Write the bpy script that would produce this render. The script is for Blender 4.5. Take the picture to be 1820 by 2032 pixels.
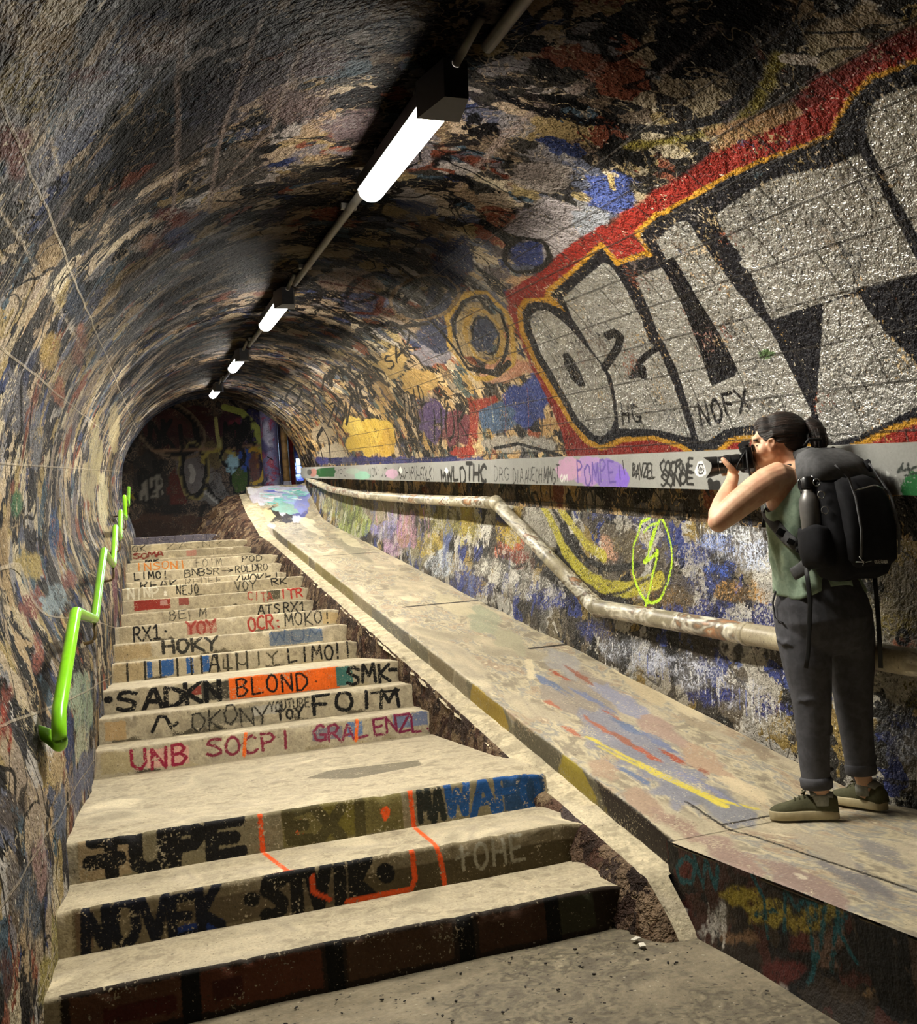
import bpy, bmesh, math, random
import numpy as np
from mathutils import Vector, Matrix

for o in list(bpy.data.objects):
    bpy.data.objects.remove(o)
SC = bpy.context.scene
COL = SC.collection
random.seed(7)
RNG = np.random.default_rng(7)

# ------------------------------------------------------------------ camera
IW, IH, FOC = 1820, 2032, 1800.0
PITCH, ROLL, YAW = math.radians(6.62), math.radians(-5.33), math.radians(18.52)
EYE = 1.235
_f = np.array([math.sin(YAW)*math.cos(PITCH), math.cos(YAW)*math.cos(PITCH), math.sin(PITCH)])
_r = np.array([math.cos(YAW), -math.sin(YAW), 0.0])
_u = np.cross(_r, _f)
_c, _s = math.cos(ROLL), math.sin(ROLL)
CR, CU = _c*_r + _s*_u, -_s*_r + _c*_u
cam = bpy.data.cameras.new('camera')
camo = bpy.data.objects.new('camera', cam)
COL.objects.link(camo)
camo.matrix_world = Matrix(((CR[0], CU[0], -_f[0], 0), (CR[1], CU[1], -_f[1], 0), (CR[2], CU[2], -_f[2], EYE), (0, 0, 0, 1)))
cam.sensor_fit = 'AUTO'
cam.sensor_width = 36.0
cam.lens = 36.0*FOC/IH
cam.clip_start = 0.05
cam.clip_end = 200
SC.camera = camo

# ------------------------------------------------------------------ world, exposure
w = bpy.data.worlds.new('world')
SC.world = w
w.use_nodes = True
w.node_tree.nodes['Background'].inputs[0].default_value = (0.5, 0.55, 0.7, 1)
w.node_tree.nodes['Background'].inputs[1].default_value = 0.002
SC.view_settings.view_transform = 'Standard'
SC.view_settings.look = 'None'
SC.view_settings.exposure = 2.3
SC.view_settings.gamma = 1.0
SC.view_settings.use_curve_mapping = False
SC.cycles.max_bounces = 4
SC.cycles.diffuse_bounces = 2
SC.cycles.adaptive_threshold = 0.25
SC.cycles.glossy_bounces = 2
SC.cycles.caustics_reflective = False
SC.cycles.caustics_refractive = False
LAMP_POWER = 64.0
LAMPS = [(3.03, 1.13), (7.10, 1.28), (10.72, 1.32), (14.88, 1.45)]
LAMP_COL = (1.0, 0.945, 0.83)

# ------------------------------------------------------------------ measuring helpers
def ray(x, y):
    return CR*((x-IW/2)/FOC) - CU*((y-IH/2)/FOC) + _f
E0 = np.array([0, 0, EYE])
def onY(x, y, Y): d = ray(x, y); return d*(Y/d[1]) + E0
def onX(x, y, X): d = ray(x, y); return d*(X/d[0]) + E0
def onZ(x, y, Z): d = ray(x, y); return d*((Z-EYE)/d[2]) + E0

def lin(h):
    h = h.lstrip('#')
    v = [int(h[i:i+2], 16)/255 for i in (0, 2, 4)]
    return tuple((c/12.92 if c <= 0.04045 else ((c+0.055)/1.055)**2.4) for c in v)
def lin4(h): return (*lin(h), 1.0)

# ------------------------------------------------------------------ tunnel shape
XC, RV, Z0, TS = 1.148, 1.77, 0.982, 0.181       # vault axis, radius, springing height, slope along Y
QUART = RV*math.pi/2
def sstep(a, b, x):
    t = np.clip((x-a)/(b-a), 0, 1); return t*t*(3-2*t)
def prof(wv, side):
    """half width of the wall below the springing (wv <= 0)"""
    if side > 0: return RV - 0.12*sstep(0.25, 1.15, -wv)
    return RV - 0.205*sstep(0.1, 0.95, -wv)
def vault_xyz(Y, s):
    Y = np.asarray(Y, float); s = np.asarray(s, float)
    up = np.abs(s) <= QUART
    wl = -(np.abs(s)-QUART)
    phi = np.clip(s/RV, -math.pi/2, math.pi/2)
    u = np.where(up, RV*np.sin(phi), np.where(s > 0, prof(np.minimum(wl, 0), 1), -prof(np.minimum(wl, 0), -1)))
    wv = np.where(up, RV*np.cos(phi), wl)
    return np.stack([XC+u, Y, Z0+TS*Y+wv], -1)
def vault_px(x, y):
    """photo point -> (Y, s) on the tunnel lining"""
    d = ray(x, y); o = np.array([-XC, EYE-Z0]); u = np.array([d[0], d[2]-TS*d[1]])
    a, b, c = u@u, o@u, o@o-RV*RV
    k = (-b+math.sqrt(b*b-a*c))/a
    P = d*k+E0; wv = P[2]-Z0-TS*P[1]
    if wv >= 0:
        return (P[1], RV*math.atan2(P[0]-XC, wv))
    side = 1 if P[0] > XC else -1
    X = XC+side*RV
    for _ in range(6):
        P = onX(x, y, X); wv = P[2]-Z0-TS*P[1]
        X = XC+side*float(prof(min(wv, 0), side))
    return (P[1], side*(QUART-wv))
def ramp_z(Y):
    Y = np.asarray(Y, float)
    return np.interp(Y, [-5, 3.22, 15.4, 15.9, 16.4, 17.0, 17.6, 18.1, 18.5], [0.31, 0.31, 3.02, 3.13, 3.27, 3.49, 3.77, 4.02, 4.25])
def ramp_px(x, y):
    d = ray(x, y); lo, hi = 0.5, 60.0
    ks = np.linspace(1.0, 22.0, 4000); P = d[None]*ks[:, None]+E0
    g = P[:, 2]-ramp_z(P[:, 1]); i = int(np.argmax(g < 0))
    return (P[i, 0], P[i, 1])

# steps: three risers, a landing, three risers ...
RISE = 0.16
STEP_Y = []
_y = 3.316
for i in range(20):
    if i: _y += (1.913 if i == 3 else 1.377) if i % 3 == 0 else 0.395
    STEP_Y.append(_y)
STEP_R = [1.665, 1.685, 1.69, 1.745, 1.76, 1.76, 1.70, 1.71, 1.705, 1.67, 1.70, 1.735, 1.67, 1.665, 1.64, 1.485, 1.43, 1.405, 1.08, 1.04]

# ------------------------------------------------------------------ single stroke lettering
def arc(cx, cy, rx, ry, a0, a1, n=9):
    return [(cx+rx*math.cos(math.radians(a0+(a1-a0)*i/n)), cy+ry*math.sin(math.radians(a0+(a1-a0)*i/n))) for i in range(n+1)]
O_ = arc(.5, .5, .42, .5, 90, 450, 16)
FONT = {
 'A': [[(0, 0), (.45, 1), (.6, 1), (1, 0)], [(.2, .4), (.85, .38)]], 'B': [[(.1, 0), (.1, 1), (.6, 1), (.85, .8), (.6, .55), (.1, .52)], [(.6, .55), (.95, .28), (.65, 0), (.1, 0)]],
 'C': [arc(.55, .5, .48, .5, 50, 310)], 'D': [[(.1, 0), (.1, 1), (.5, 1), (.95, .7), (.95, .3), (.5, 0), (.1, 0)]],
 'E': [[(.95, 1), (.1, 1), (.1, 0), (.95, 0)], [(.1, .5), (.75, .5)]], 'F': [[(.95, 1), (.1, 1), (.1, 0)], [(.1, .52), (.75, .52)]],
 'G': [arc(.55, .5, .48, .5, 50, 320), [(.6, .42), (.98, .42), (.95, .05)]], 'H': [[(.1, 0), (.1, 1)], [(.9, 0), (.9, 1)], [(.1, .5), (.9, .5)]],
 'I': [[(.5, 0), (.5, 1)]], 'J': [[(.8, 1), (.8, .25), (.5, 0), (.15, .15)]], 'K': [[(.1, 0), (.1, 1)], [(.9, 1), (.15, .45), (.95, 0)]],
 'L': [[(.1, 1), (.1, 0), (.9, .05)]], 'M': [[(0, 0), (.12, 1), (.5, .35), (.88, 1), (1, 0)]], 'N': [[(.1, 0), (.1, 1), (.9, 0), (.9, 1)]],
 'O': [O_], 'P': [[(.1, 0), (.1, 1), (.65, 1), (.9, .78), (.65, .5), (.1, .48)]], 'Q': [O_, [(.6, .3), (1, -.05)]],
 'R': [[(.1, 0), (.1, 1), (.65, 1), (.9, .78), (.65, .52), (.1, .5)], [(.45, .5), (.95, 0)]],
 'S': [[(.92, .85), (.6, 1), (.2, .92), (.12, .7), (.5, .53), (.88, .35), (.8, .08), (.4, 0), (.05, .12)]],
 'T': [[(0, 1), (1, 1)], [(.5, 1), (.5, 0)]], 'U': [[(.1, 1), (.1, .25), (.35, 0), (.65, 0), (.9, .25), (.9, 1)]], 'V': [[(0, 1), (.5, 0), (1, 1)]],
 'W': [[(0, 1), (.2, 0), (.5, .7), (.8, 0), (1, 1)]], 'X': [[(0, 0), (1, 1)], [(0, 1), (1, 0)]], 'Y': [[(0, 1), (.5, .5), (1, 1)], [(.5, .5), (.45, 0)]],
 'Z': [[(0, 1), (1, 1), (0, 0), (1, 0)]], '1': [[(.2, .75), (.55, 1), (.55, 0)], [(.2, 0), (.9, 0)]], '4': [[(.65, 0), (.65, 1), (.05, .3), (1, .3)]],
 '5': [[(.9, 1), (.2, 1), (.15, .55), (.6, .6), (.9, .35), (.6, 0), (.1, .08)]], '6': [[(.85, 1), (.3, .7), (.1, .3), (.4, 0), (.8, .15), (.8, .45), (.4, .55), (.15, .35)]],
 '!': [[(.5, 1), (.45, .35)], [(.45, .08), (.47, 0)]], '.': [[(.4, .05), (.5, .0)]], ':': [[(.4, .15), (.5, .1)], [(.4, .6), (.5, .55)]], '-': [[(.1, .5), (.9, .5)]],
 '>': [[(.1, .5), (.95, .5)], [(.6, .85), (.95, .5), (.6, .15)]], '+': [[(.5, 0), (.5, 1)], [(.05, .5), (.95, .6)]], '/': [[(.1, 0), (.9, 1)]], '~': [[(0, .1), (.3, 1), (.55, .9), (.75, .2), (1, .45)]],
 '*': [[(.4, .55), (.55, .5)]], '&': [[(.9, .1), (.3, .8), (.5, 1), (.7, .8), (.15, .3), (.4, 0), (.95, .5)]], ' ': [], }

class Paint:
    """ordered strokes, shapes and lettering in metres on one surface; three layers of (colour, signed distance)"""
    def __init__(self, mp=None): self.it = []; self.mp = mp or (lambda x, y: (x, y))
    def q(self, pts): return np.array([self.mp(*p) for p in pts], float)
    def line(self, pts, wd, col, layer=2, raw=False):
        P = np.array(pts, float) if raw else self.q(pts)
        self.it.append(('l', P, wd/2, lin(col), layer)); return self
    def poly(self, pts, col, layer=0, raw=False):
        P = np.array(pts, float) if raw else self.q(pts)
        self.it.append(('p', P, 0, lin(col), layer)); return self
    def blob(self, x, y, rx, ry, col, layer=0, ang=0, rough=.25):
        n = 18; a = np.arange(n)/n*2*math.pi; k = 1+rough*(RNG.random(n)-.5)*2
        ca, sa = math.cos(math.radians(ang)), math.sin(math.radians(ang))
        pts = [(x+rx*k[i]*math.cos(a[i])*ca-ry*k[i]*math.sin(a[i])*sa, y+rx*k[i]*math.cos(a[i])*sa+ry*k[i]*math.sin(a[i])*ca) for i in range(n)]
        return self.poly(pts, col, layer)
    def ring(self, x, y, rx, ry, wd, col, layer=2, ang=0, a0=0, a1=360, jit=.07):
        ca, sa = math.cos(math.radians(ang)), math.sin(math.radians(ang))
        pts = []
        for i in range(21):
            t = math.radians(a0+(a1-a0)*i/20); kj = 1+jit*(random.random()-.5)*2*(0 < i < 20); px, py = rx*kj*math.cos(t), ry*kj*math.sin(t)
            pts.append((x+px*ca-py*sa, y+px*sa+py*ca))
        return self.line(pts, wd, col, layer)
    def text(self, s, bl, br, tl, tr, wd, col, layer=2, gap=.28, jit=.05, raw=False):
        """lettering inside the quad bottom-left, bottom-right, top-left, top-right"""
        if raw: c = [np.array(p, float) for p in (bl, br, tl, tr)]
        else: c = list(self.q((bl, br, tl, tr)))
        n = len(s); tot = n+gap*(n-1)
        for i, ch in enumerate(s):
            x0 = i*(1+gap)/tot; cw = 1/tot; dy = jit*(random.random()-.5)*2
            for pl in FONT.get(ch, []):
                P = []
                for (gx, gy) in pl:
                    X = x0+cw*(gx+jit*(random.random()-.5)); Yv = gy+dy+jit*(random.random()-.5)
                    P.append((c[0]*(1-X)+c[1]*X)*(1-Yv)+(c[2]*(1-X)+c[3]*X)*Yv)
                self.it.append(('l', np.array(P), wd/2, lin(col), layer))
        return self
    def bake(self, uv):
        n = len(uv); out = []
        for L in range(3):
            sd = np.full(n, -1.0); colr = np.zeros((n, 3))
            for kind, P, hw, c, layer in self.it:
                if layer != L: continue
                m = hw+0.12
                lo, hi = P.min(0)-m, P.max(0)+m
                idx = np.nonzero((uv[:, 0] > lo[0]) & (uv[:, 0] < hi[0]) & (uv[:, 1] > lo[1]) & (uv[:, 1] < hi[1]))[0]
                if not len(idx): continue
                V = uv[idx]; d = np.full(len(idx), 9.0)
                Q = P if kind == 'l' else np.vstack([P, P[:1]])
                if len(Q) == 1: d = np.hypot(*(V-Q[0]).T)
                for a, b in zip(Q[:-1], Q[1:]):
                    ab = b-a; t = np.clip(((V-a)@ab)/max(ab@ab, 1e-12), 0, 1)
                    d = np.minimum(d, np.hypot(*(V-a-t[:, None]*ab).T))
                if kind == 'l': s_ = hw-d
                else:
                    ins = np.zeros(len(idx), bool)
                    for a, b in zip(Q[:-1], Q[1:]):
                        cnd = (a[1] > V[:, 1]) != (b[1] > V[:, 1])
                        den = (b[1]-a[1]) or 1e-12
                        ins ^= cnd & (V[:, 0] < (b[0]-a[0])*(V[:, 1]-a[1])/den+a[0])
                    s_ = np.where(ins, d, -d)
                tk = (s_ > 0) | (s_ > sd[idx])
                colr[idx[tk]] = c
                sd[idx] = np.maximum(sd[idx], s_)
            out.append((sd, colr))
        return out

# ------------------------------------------------------------------ objects
def add_props(o, label=None, cat=None, group=None, kind=None):
    if label: o['label'] = label
    if cat: o['category'] = cat
    if group: o['group'] = group
    if kind: o['kind'] = kind
    return o
def empty(name, loc=(0, 0, 0), rz=0.0):
    o = bpy.data.objects.new(name, None); COL.objects.link(o)
    o.location = loc; o.rotation_euler = (0, 0, rz); o.empty_display_size = .1
    return o
def link(name, me, mat, parent=None, smooth=True):
    o = bpy.data.objects.new(name, me); COL.objects.link(o)
    if mat: me.materials.append(mat)
    if smooth and len(me.polygons): me.polygons.foreach_set('use_smooth', np.ones(len(me.polygons), bool))
    if parent:
        o.parent = parent
        o.matrix_parent_inverse = (Matrix.Translation(parent.location) @ parent.rotation_euler.to_matrix().to_4x4()).inverted()
    return o
def grid_mesh(name, X, uv=None, paint=None, flip=False):
    """X (n, m, 3) points -> quad mesh with metric uv and painted attributes"""
    n, m = X.shape[:2]
    me = bpy.data.meshes.new(name)
    i = np.arange(n*m).reshape(n, m)
    q = np.stack([i[:-1, :-1], i[1:, :-1], i[1:, 1:], i[:-1, 1:]], -1).reshape(-1, 4)
    if flip: q = q[:, ::-1]
    nf = len(q)
    me.vertices.add(n*m); me.vertices.foreach_set('co', X.reshape(-1).astype(np.float32))
    me.loops.add(nf*4); me.polygons.add(nf)
    me.loops.foreach_set('vertex_index', q.reshape(-1).astype(np.int32))
    me.polygons.foreach_set('loop_start', (np.arange(nf)*4).astype(np.int32))
    me.update(calc_edges=True)
    if uv is not None:
        U = np.zeros((n*m, 3), np.float32); U[:, :2] = np.asarray(uv).reshape(-1, 2)
        me.attributes.new('uvm', 'FLOAT_VECTOR', 'POINT').data.foreach_set('vector', U.reshape(-1))
    if paint is not None:
        for k, (sd, c) in enumerate(paint):
            me.attributes.new('sd%d' % k, 'FLOAT', 'POINT').data.foreach_set('value', sd.astype(np.float32))
            C4 = np.ones((n*m, 4), np.float32); C4[:, :3] = c
            me.attributes.new('pc%d' % k, 'FLOAT_COLOR', 'POINT').data.foreach_set('color', C4.reshape(-1))
    me.validate()
    return me
def wob(P, amp, sc, seed=0):
    """cheap smooth noise from sines, one value per point"""
    r = np.random.default_rng(seed); v = 0
    for k in range(7):
        f = r.normal(size=3)*sc*(1+.7*k); v = v+np.sin(P@f+r.random()*6.28)/(1+.6*k)
    return amp*v/2.2

class MB:
    def __init__(self): self.bm = bmesh.new()
    def box(self, c, s, rot=None, bev=0.0):
        M = Matrix.Translation(c) @ (rot.to_4x4() if rot else Matrix.Identity(4)) @ Matrix.Diagonal((*s, 1))
        r = bmesh.ops.create_cube(self.bm, size=1, matrix=M)
        if bev:
            es = {e for v in r['verts'] for e in v.link_edges}
            bmesh.ops.bevel(self.bm, geom=list(es), offset=bev, segments=2, affect='EDGES', profile=.6)
        return self
    def tube(self, pts, rad, seg=14, flat=None, cap=True, up=(0, 0, 1)):
        """loft along pts; rad = number, or list of numbers / (ra, rb) pairs"""
        pts = [Vector(p) for p in pts]; n = len(pts)
        rad = rad if isinstance(rad, (list, tuple)) else [rad]*n
        rings = []; ref = Vector(up)
        for i, p in enumerate(pts):
            t = (pts[min(i+1, n-1)]-pts[max(i-1, 0)]).normalized()
            a = ref-t*ref.dot(t)
            if a.length < 1e-4: a = Vector((1, 0, 0))-t*t.x
            a.normalize(); b = t.cross(a); ref = a if abs(t.dot(Vector(up))) > .9 else Vector(up)
            r = rad[i]; ra, rb = (r if isinstance(r, (list, tuple)) else (r, r))
            rings.append([self.bm.verts.new(p+a*ra*math.cos(2*math.pi*k/seg)+b*rb*math.sin(2*math.pi*k/seg)) for k in range(seg)])
        for R0, R1 in zip(rings[:-1], rings[1:]):
            for k in range(seg): self.bm.faces.new((R0[k], R0[(k+1) % seg], R1[(k+1) % seg], R1[k]))
        if cap:
            self.bm.faces.new(rings[0][::-1]); self.bm.faces.new(rings[-1])
        return self
    def loft(self, rings, cap=True):
        """rings: list of equal length point lists"""
        R = [[self.bm.verts.new(p) for p in r] for r in rings]; seg = len(R[0])
        for R0, R1 in zip(R[:-1], R[1:]):
            for k in range(seg): self.bm.faces.new((R0[k], R0[(k+1) % seg], R1[(k+1) % seg], R1[k]))
        if cap: self.bm.faces.new(R[0][::-1]); self.bm.faces.new(R[-1])
        return self
    def ball(self, c, r, seg=20, rot=None):
        r = r if isinstance(r, (list, tuple)) else (r, r, r)
        M = Matrix.Translation(c) @ (rot.to_4x4() if rot else Matrix.Identity(4)) @ Matrix.Diagonal((*r, 1))
        bmesh.ops.create_uvsphere(self.bm, u_segments=seg, v_segments=seg//2+2, radius=1, matrix=M); return self
    def cyl(self, a, b, r0, r1=None, seg=20): return self.tube([a, b], [r0, r0 if r1 is None else r1], seg)
    def build(self, name, mat, parent=None, smooth=True, sharp=None):
        bmesh.ops.recalc_face_normals(self.bm, faces=self.bm.faces)
        me = bpy.data.meshes.new(name); self.bm.to_mesh(me); self.bm.free()
        o = link(name, me, mat, parent, smooth)
        if smooth and sharp is not None:
            try: me.set_sharp_from_angle(angle=math.radians(sharp))
            except Exception: pass
        return o
def fuse(mb, name, voxel, smooth_it, mat, parent=None):
    """one continuous skin from overlapping lofts"""
    bmesh.ops.recalc_face_normals(mb.bm, faces=mb.bm.faces)
    me = bpy.data.meshes.new(name+'_raw'); mb.bm.to_mesh(me); mb.bm.free()
    t = bpy.data.objects.new(name+'_raw', me); COL.objects.link(t)
    m = t.modifiers.new('r', 'REMESH'); m.mode = 'VOXEL'; m.voxel_size = voxel
    m = t.modifiers.new('s', 'SMOOTH'); m.factor = .5; m.iterations = smooth_it
    dg = bpy.context.evaluated_depsgraph_get()
    me2 = bpy.data.meshes.new_from_object(t.evaluated_get(dg)); me2.name = name
    bpy.data.objects.remove(t); bpy.data.meshes.remove(me)
    me2.materials.clear()
    return link(name, me2, mat, parent, True)

# ------------------------------------------------------------------ materials
class NT:
    def __init__(self, name):
        self.m = bpy.data.materials.new(name); self.m.use_nodes = True
        self.t = self.m.node_tree; self.t.nodes.clear()
        self.out = self.t.nodes.new('ShaderNodeOutputMaterial')
        self.b = self.t.nodes.new('ShaderNodeBsdfPrincipled')
        self.t.links.new(self.b.outputs[0], self.out.inputs[0])
        self._tc = None
    def n(self, typ, **kw):
        nd = self.t.nodes.new('ShaderNode'+typ)
        for k, v in kw.items(): setattr(nd, k, v)
        return nd
    def put(self, sock, v):
        if isinstance(v, bpy.types.NodeSocket): self.t.links.new(v, sock)
        elif v is not None: sock.default_value = v
    def co(self):
        if self._tc is None: self._tc = self.n('TexCoord').outputs['Object']
        return self._tc
    def math(self, op, a, b=None, c=None, clamp=False):
        nd = self.n('Math', operation=op, use_clamp=clamp)
        self.put(nd.inputs[0], a); self.put(nd.inputs[1], b)
        if c is not None: self.put(nd.inputs[2], c)
        return nd.outputs[0]
    def noise(self, scale, detail=3, rough=.55, dist=0.0, vec=None, off=None):
        v = vec or self.co()
        if off:
            mp = self.n('Mapping'); self.put(mp.inputs[0], v); mp.inputs[1].default_value = off; v = mp.outputs[0]
        nd = self.n('TexNoise'); self.put(nd.inputs['Vector'], v)
        nd.inputs['Scale'].default_value = scale; nd.inputs['Detail'].default_value = detail
        nd.inputs['Roughness'].default_value = rough; nd.inputs['Distortion'].default_value = dist
        return nd
    def chan(self, col):
        nd = self.n('SeparateColor'); self.put(nd.inputs[0], col); return nd.outputs
    def ramp(self, f, stops, interp='LINEAR'):
        nd = self.n('ValToRGB'); nd.color_ramp.interpolation = interp
        e = nd.color_ramp.elements
        while len(e) > 1: e.remove(e[-1])
        e[0].position = stops[0][0]; e[0].color = lin4(stops[0][1])
        for p, c in stops[1:]:
            k = e.new(p); k.color = lin4(c)
        self.put(nd.inputs[0], f); return nd.outputs[0]
    def smooth(self, v, a, b):
        nd = self.n('MapRange', interpolation_type='SMOOTHSTEP'); self.put(nd.inputs[0], v)
        self.put(nd.inputs[1], a); self.put(nd.inputs[2], b); return nd.outputs[0]
    def mix(self, f, a, b, mode='MIX'):
        nd = self.n('Mix', data_type='RGBA', blend_type=mode); self.put(nd.inputs[0], f)
        self.put(nd.inputs[6], a); self.put(nd.inputs[7], b); return nd.outputs[2]
    def attr(self, name):
        return self.n('Attribute', attribute_type='GEOMETRY', attribute_name=name)
    def bump(self, h, strength, dist, nrm=None):
        nd = self.n('Bump'); nd.inputs['Strength'].default_value = strength; nd.inputs['Distance'].default_value = dist
        self.put(nd.inputs['Height'], h)
        if nrm: self.put(nd.inputs['Normal'], nrm)
        return nd.outputs[0]

def paint_mat(name, rampA, rampB, sA=1.3, sB=3.2, mixt=(.42, .5), lines=(), speck=(45, .62, '0d0b0a', .8), speck2=None,
              layers=True, edge=(.035, .012, .008), wear=(.45, .35, .25), mortar=None, rough=.6, spec=.35,
              bump=(.5, .012), metal=None, streak=None, grain=.35, patch=None, crown_tone=None):
    k = NT(name)
    vec = None
    if streak:
        mp = k.n('Mapping'); k.put(mp.inputs[0], k.co()); mp.inputs[3].default_value = streak; vec = mp.outputs[0]
    A = k.chan(k.noise(sA, 2, .6, .5, vec=vec).outputs['Color'])
    nB = k.noise(sB, 3, .7, .3, vec=vec, off=(7.3, 2.1, 4.4)).outputs['Color']
    B = k.chan(nB)
    nf = k.noise(speck[0], 1.5, .7, 0, off=(1.1, 5.2, .3)).outputs['Color']
    fine = k.chan(nf)
    if patch:
        # overlapping coats of spray paint: ragged patches, each with a colour of its own
        wv = k.n('VectorMath', operation='SCALE'); k.put(wv.inputs[0], nB); wv.inputs['Scale'].default_value = patch[2]
        wf = k.n('VectorMath', operation='SCALE'); k.put(wf.inputs[0], nf); wf.inputs['Scale'].default_value = patch[3]
        ad = k.n('VectorMath', operation='ADD'); k.put(ad.inputs[0], wv.outputs[0]); k.put(ad.inputs[1], wf.outputs[0])
        ad2 = k.n('VectorMath', operation='ADD'); k.put(ad2.inputs[0], ad.outputs[0]); k.put(ad2.inputs[1], vec or k.co())
        cols = []
        for sc, rp in ((patch[0], rampA), (patch[1], rampB)):
            vo = k.n('TexVoronoi'); k.put(vo.inputs['Vector'], ad2.outputs[0]); vo.inputs['Scale'].default_value = sc
            cols.append(k.ramp(k.chan(vo.outputs['Color'])[0], rp, 'CONSTANT'))
        col = k.mix(k.smooth(k.math('ADD', A[1], k.math('MULTIPLY', B[0], .35)), mixt[0]+.175-.01, mixt[1]+.175-.05), cols[0], cols[1])
    else:
        col = k.mix(k.smooth(A[1], mixt[0], mixt[1]), k.ramp(A[0], rampA), k.ramp(B[0], rampB))
    for (src, c0, wd, colr, amt) in lines:
        s_ = (A if src[0] == 'A' else B)[int(src[1])]
        d = k.math('ABSOLUTE', k.math('SUBTRACT', s_, c0))
        d = k.math('ADD', d, k.math('MULTIPLY', k.math('SUBTRACT', fine[1], .5), wd*.9))
        col = k.mix(k.math('MULTIPLY', k.smooth(d, wd, wd*.55), amt), col, lin4(colr))
    if crown_tone: col = k.mix(k.attr('warm').outputs['Fac'], col, k.mix(1.0, col, (1.35, 1.10, .74, 1), 'MULTIPLY'))
    under = col
    facs = []
    if layers:
        for L in range(3):
            nz = B[2] if edge[L] > .02 else fine[2]
            sd = k.math('ADD', k.attr('sd%d' % L).outputs['Fac'], k.math('MULTIPLY', k.math('SUBTRACT', nz, .5), edge[L]*2))
            sd = k.math('ADD', sd, k.math('MULTIPLY', k.math('SUBTRACT', fine[0], .5), min(edge[L], .012)*1.5))
            sf = .002+edge[L]*.25
            f = k.smooth(sd, -sf, sf)
            if wear[L] > 0:
                wr = k.smooth(k.math('ADD', k.math('MULTIPLY', fine[1], .55), k.math('MULTIPLY', B[1], .45)), .68-wear[L]*.2, .60-wear[L]*.2)
                f = k.math('MULTIPLY', f, k.math('ADD', k.math('MULTIPLY', wr, .85), .15))
            col = k.mix(f, col, k.attr('pc%d' % L).outputs['Color']); facs.append(f)
    # dirt and chips of the surface itself
    sp = k.smooth(fine[0], speck[1], speck[1]+.07)
    col = k.mix(k.math('MULTIPLY', sp, speck[3]), col, lin4(speck[2]))
    if speck2:
        sp2 = k.smooth(fine[2], speck2[0], speck2[0]+.06)
        col = k.mix(k.math('MULTIPLY', sp2, speck2[2]), col, lin4(speck2[1]))
    g = k.math('ADD', k.math('MULTIPLY', k.math('SUBTRACT', k.math('ADD', fine[1], B[2]), 1.0), grain*2.2), 1.0)
    cg = k.n('CombineColor')
    for i in range(3): k.put(cg.inputs[i], g)
    col = k.mix(1.0, col, cg.outputs[0], 'MULTIPLY')
    h = k.math('MULTIPLY', k.noise(24, 3, .7, 0, off=(3.3, .7, 1.9)).outputs['Fac'], 1.4)
    if crown_tone:
        st = k.math('MULTIPLY', k.smooth(k.math('ADD', k.attr('crown_tone').outputs['Fac'], k.math('MULTIPLY', k.math('SUBTRACT', A[0], .5), 1.8)), 0.0, 1.0), crown_tone[1])
        col = k.mix(st, col, k.mix(1.0, col, lin4(crown_tone[0]), 'MULTIPLY'))
    if mortar:
        br = k.n('TexBrick'); k.put(br.inputs['Vector'], k.attr('uvm').outputs['Vector'])
        br.inputs['Scale'].default_value = 1.0
        br.inputs['Brick Width'].default_value = mortar[0]; br.inputs['Row Height'].default_value = mortar[1]
        br.inputs['Mortar Size'].default_value = mortar[2]; br.inputs['Mortar Smooth'].default_value = .3
        mf = br.outputs['Fac']
        col = k.mix(k.math('MULTIPLY', mf, mortar[4]), col, lin4(mortar[3]))
        h = k.math('SUBTRACT', h, k.math('MULTIPLY', mf, .7))
    k.put(k.b.inputs['Base Color'], col)
    k.put(k.b.inputs['Normal'], k.bump(h, bump[0], bump[1]))
    r = k.math('ADD', k.math('MULTIPLY', k.math('SUBTRACT', fine[2], .5), .35), rough)
    if metal:
        k.put(k.b.inputs['Metallic'], k.math('MULTIPLY', facs[metal[0]], metal[1]))
        r = k.math('ADD', r, k.math('MULTIPLY', facs[metal[0]], metal[2]))
    k.put(k.b.inputs['Roughness'], r)
    if crown_tone: k.put(k.b.inputs['Specular IOR Level'], k.math('MULTIPLY', k.math('SUBTRACT', 1.0, st), spec))
    else: k.b.inputs['Specular IOR Level'].default_value = spec
    return k.m

def plain(name, col, rough=.6, metal=0.0, spec=.4, var=.25, scale=30, bump=.15, bdist=.003, col2=None, streak=None):
    k = NT(name)
    vec = None
    if streak:
        mp = k.n('Mapping'); k.put(mp.inputs[0], k.co()); mp.inputs[3].default_value = streak; vec = mp.outputs[0]
    nz = k.noise(scale, 4, .6, .2, vec=vec)
    c = lin(col); c2 = lin(col2) if col2 else tuple(x*(1-var) for x in c)
    nd = k.mix(k.smooth(nz.outputs['Fac'], .38, .62), (*c, 1), (*c2, 1))
    k.put(k.b.inputs['Base Color'], nd)
    k.b.inputs['Roughness'].default_value = rough; k.b.inputs['Metallic'].default_value = metal
    k.b.inputs['Specular IOR Level'].default_value = spec
    if bump: k.put(k.b.inputs['Normal'], k.bump(nz.outputs['Fac'], bump, bdist))
    return k.m
def glow(name, col, power):
    k = NT(name)
    k.b.inputs['Base Color'].default_value = (.9, .9, .9, 1)
    k.b.inputs['Emission Color'].default_value = (*col, 1); k.b.inputs['Emission Strength'].default_value = power
    return k.m

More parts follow.
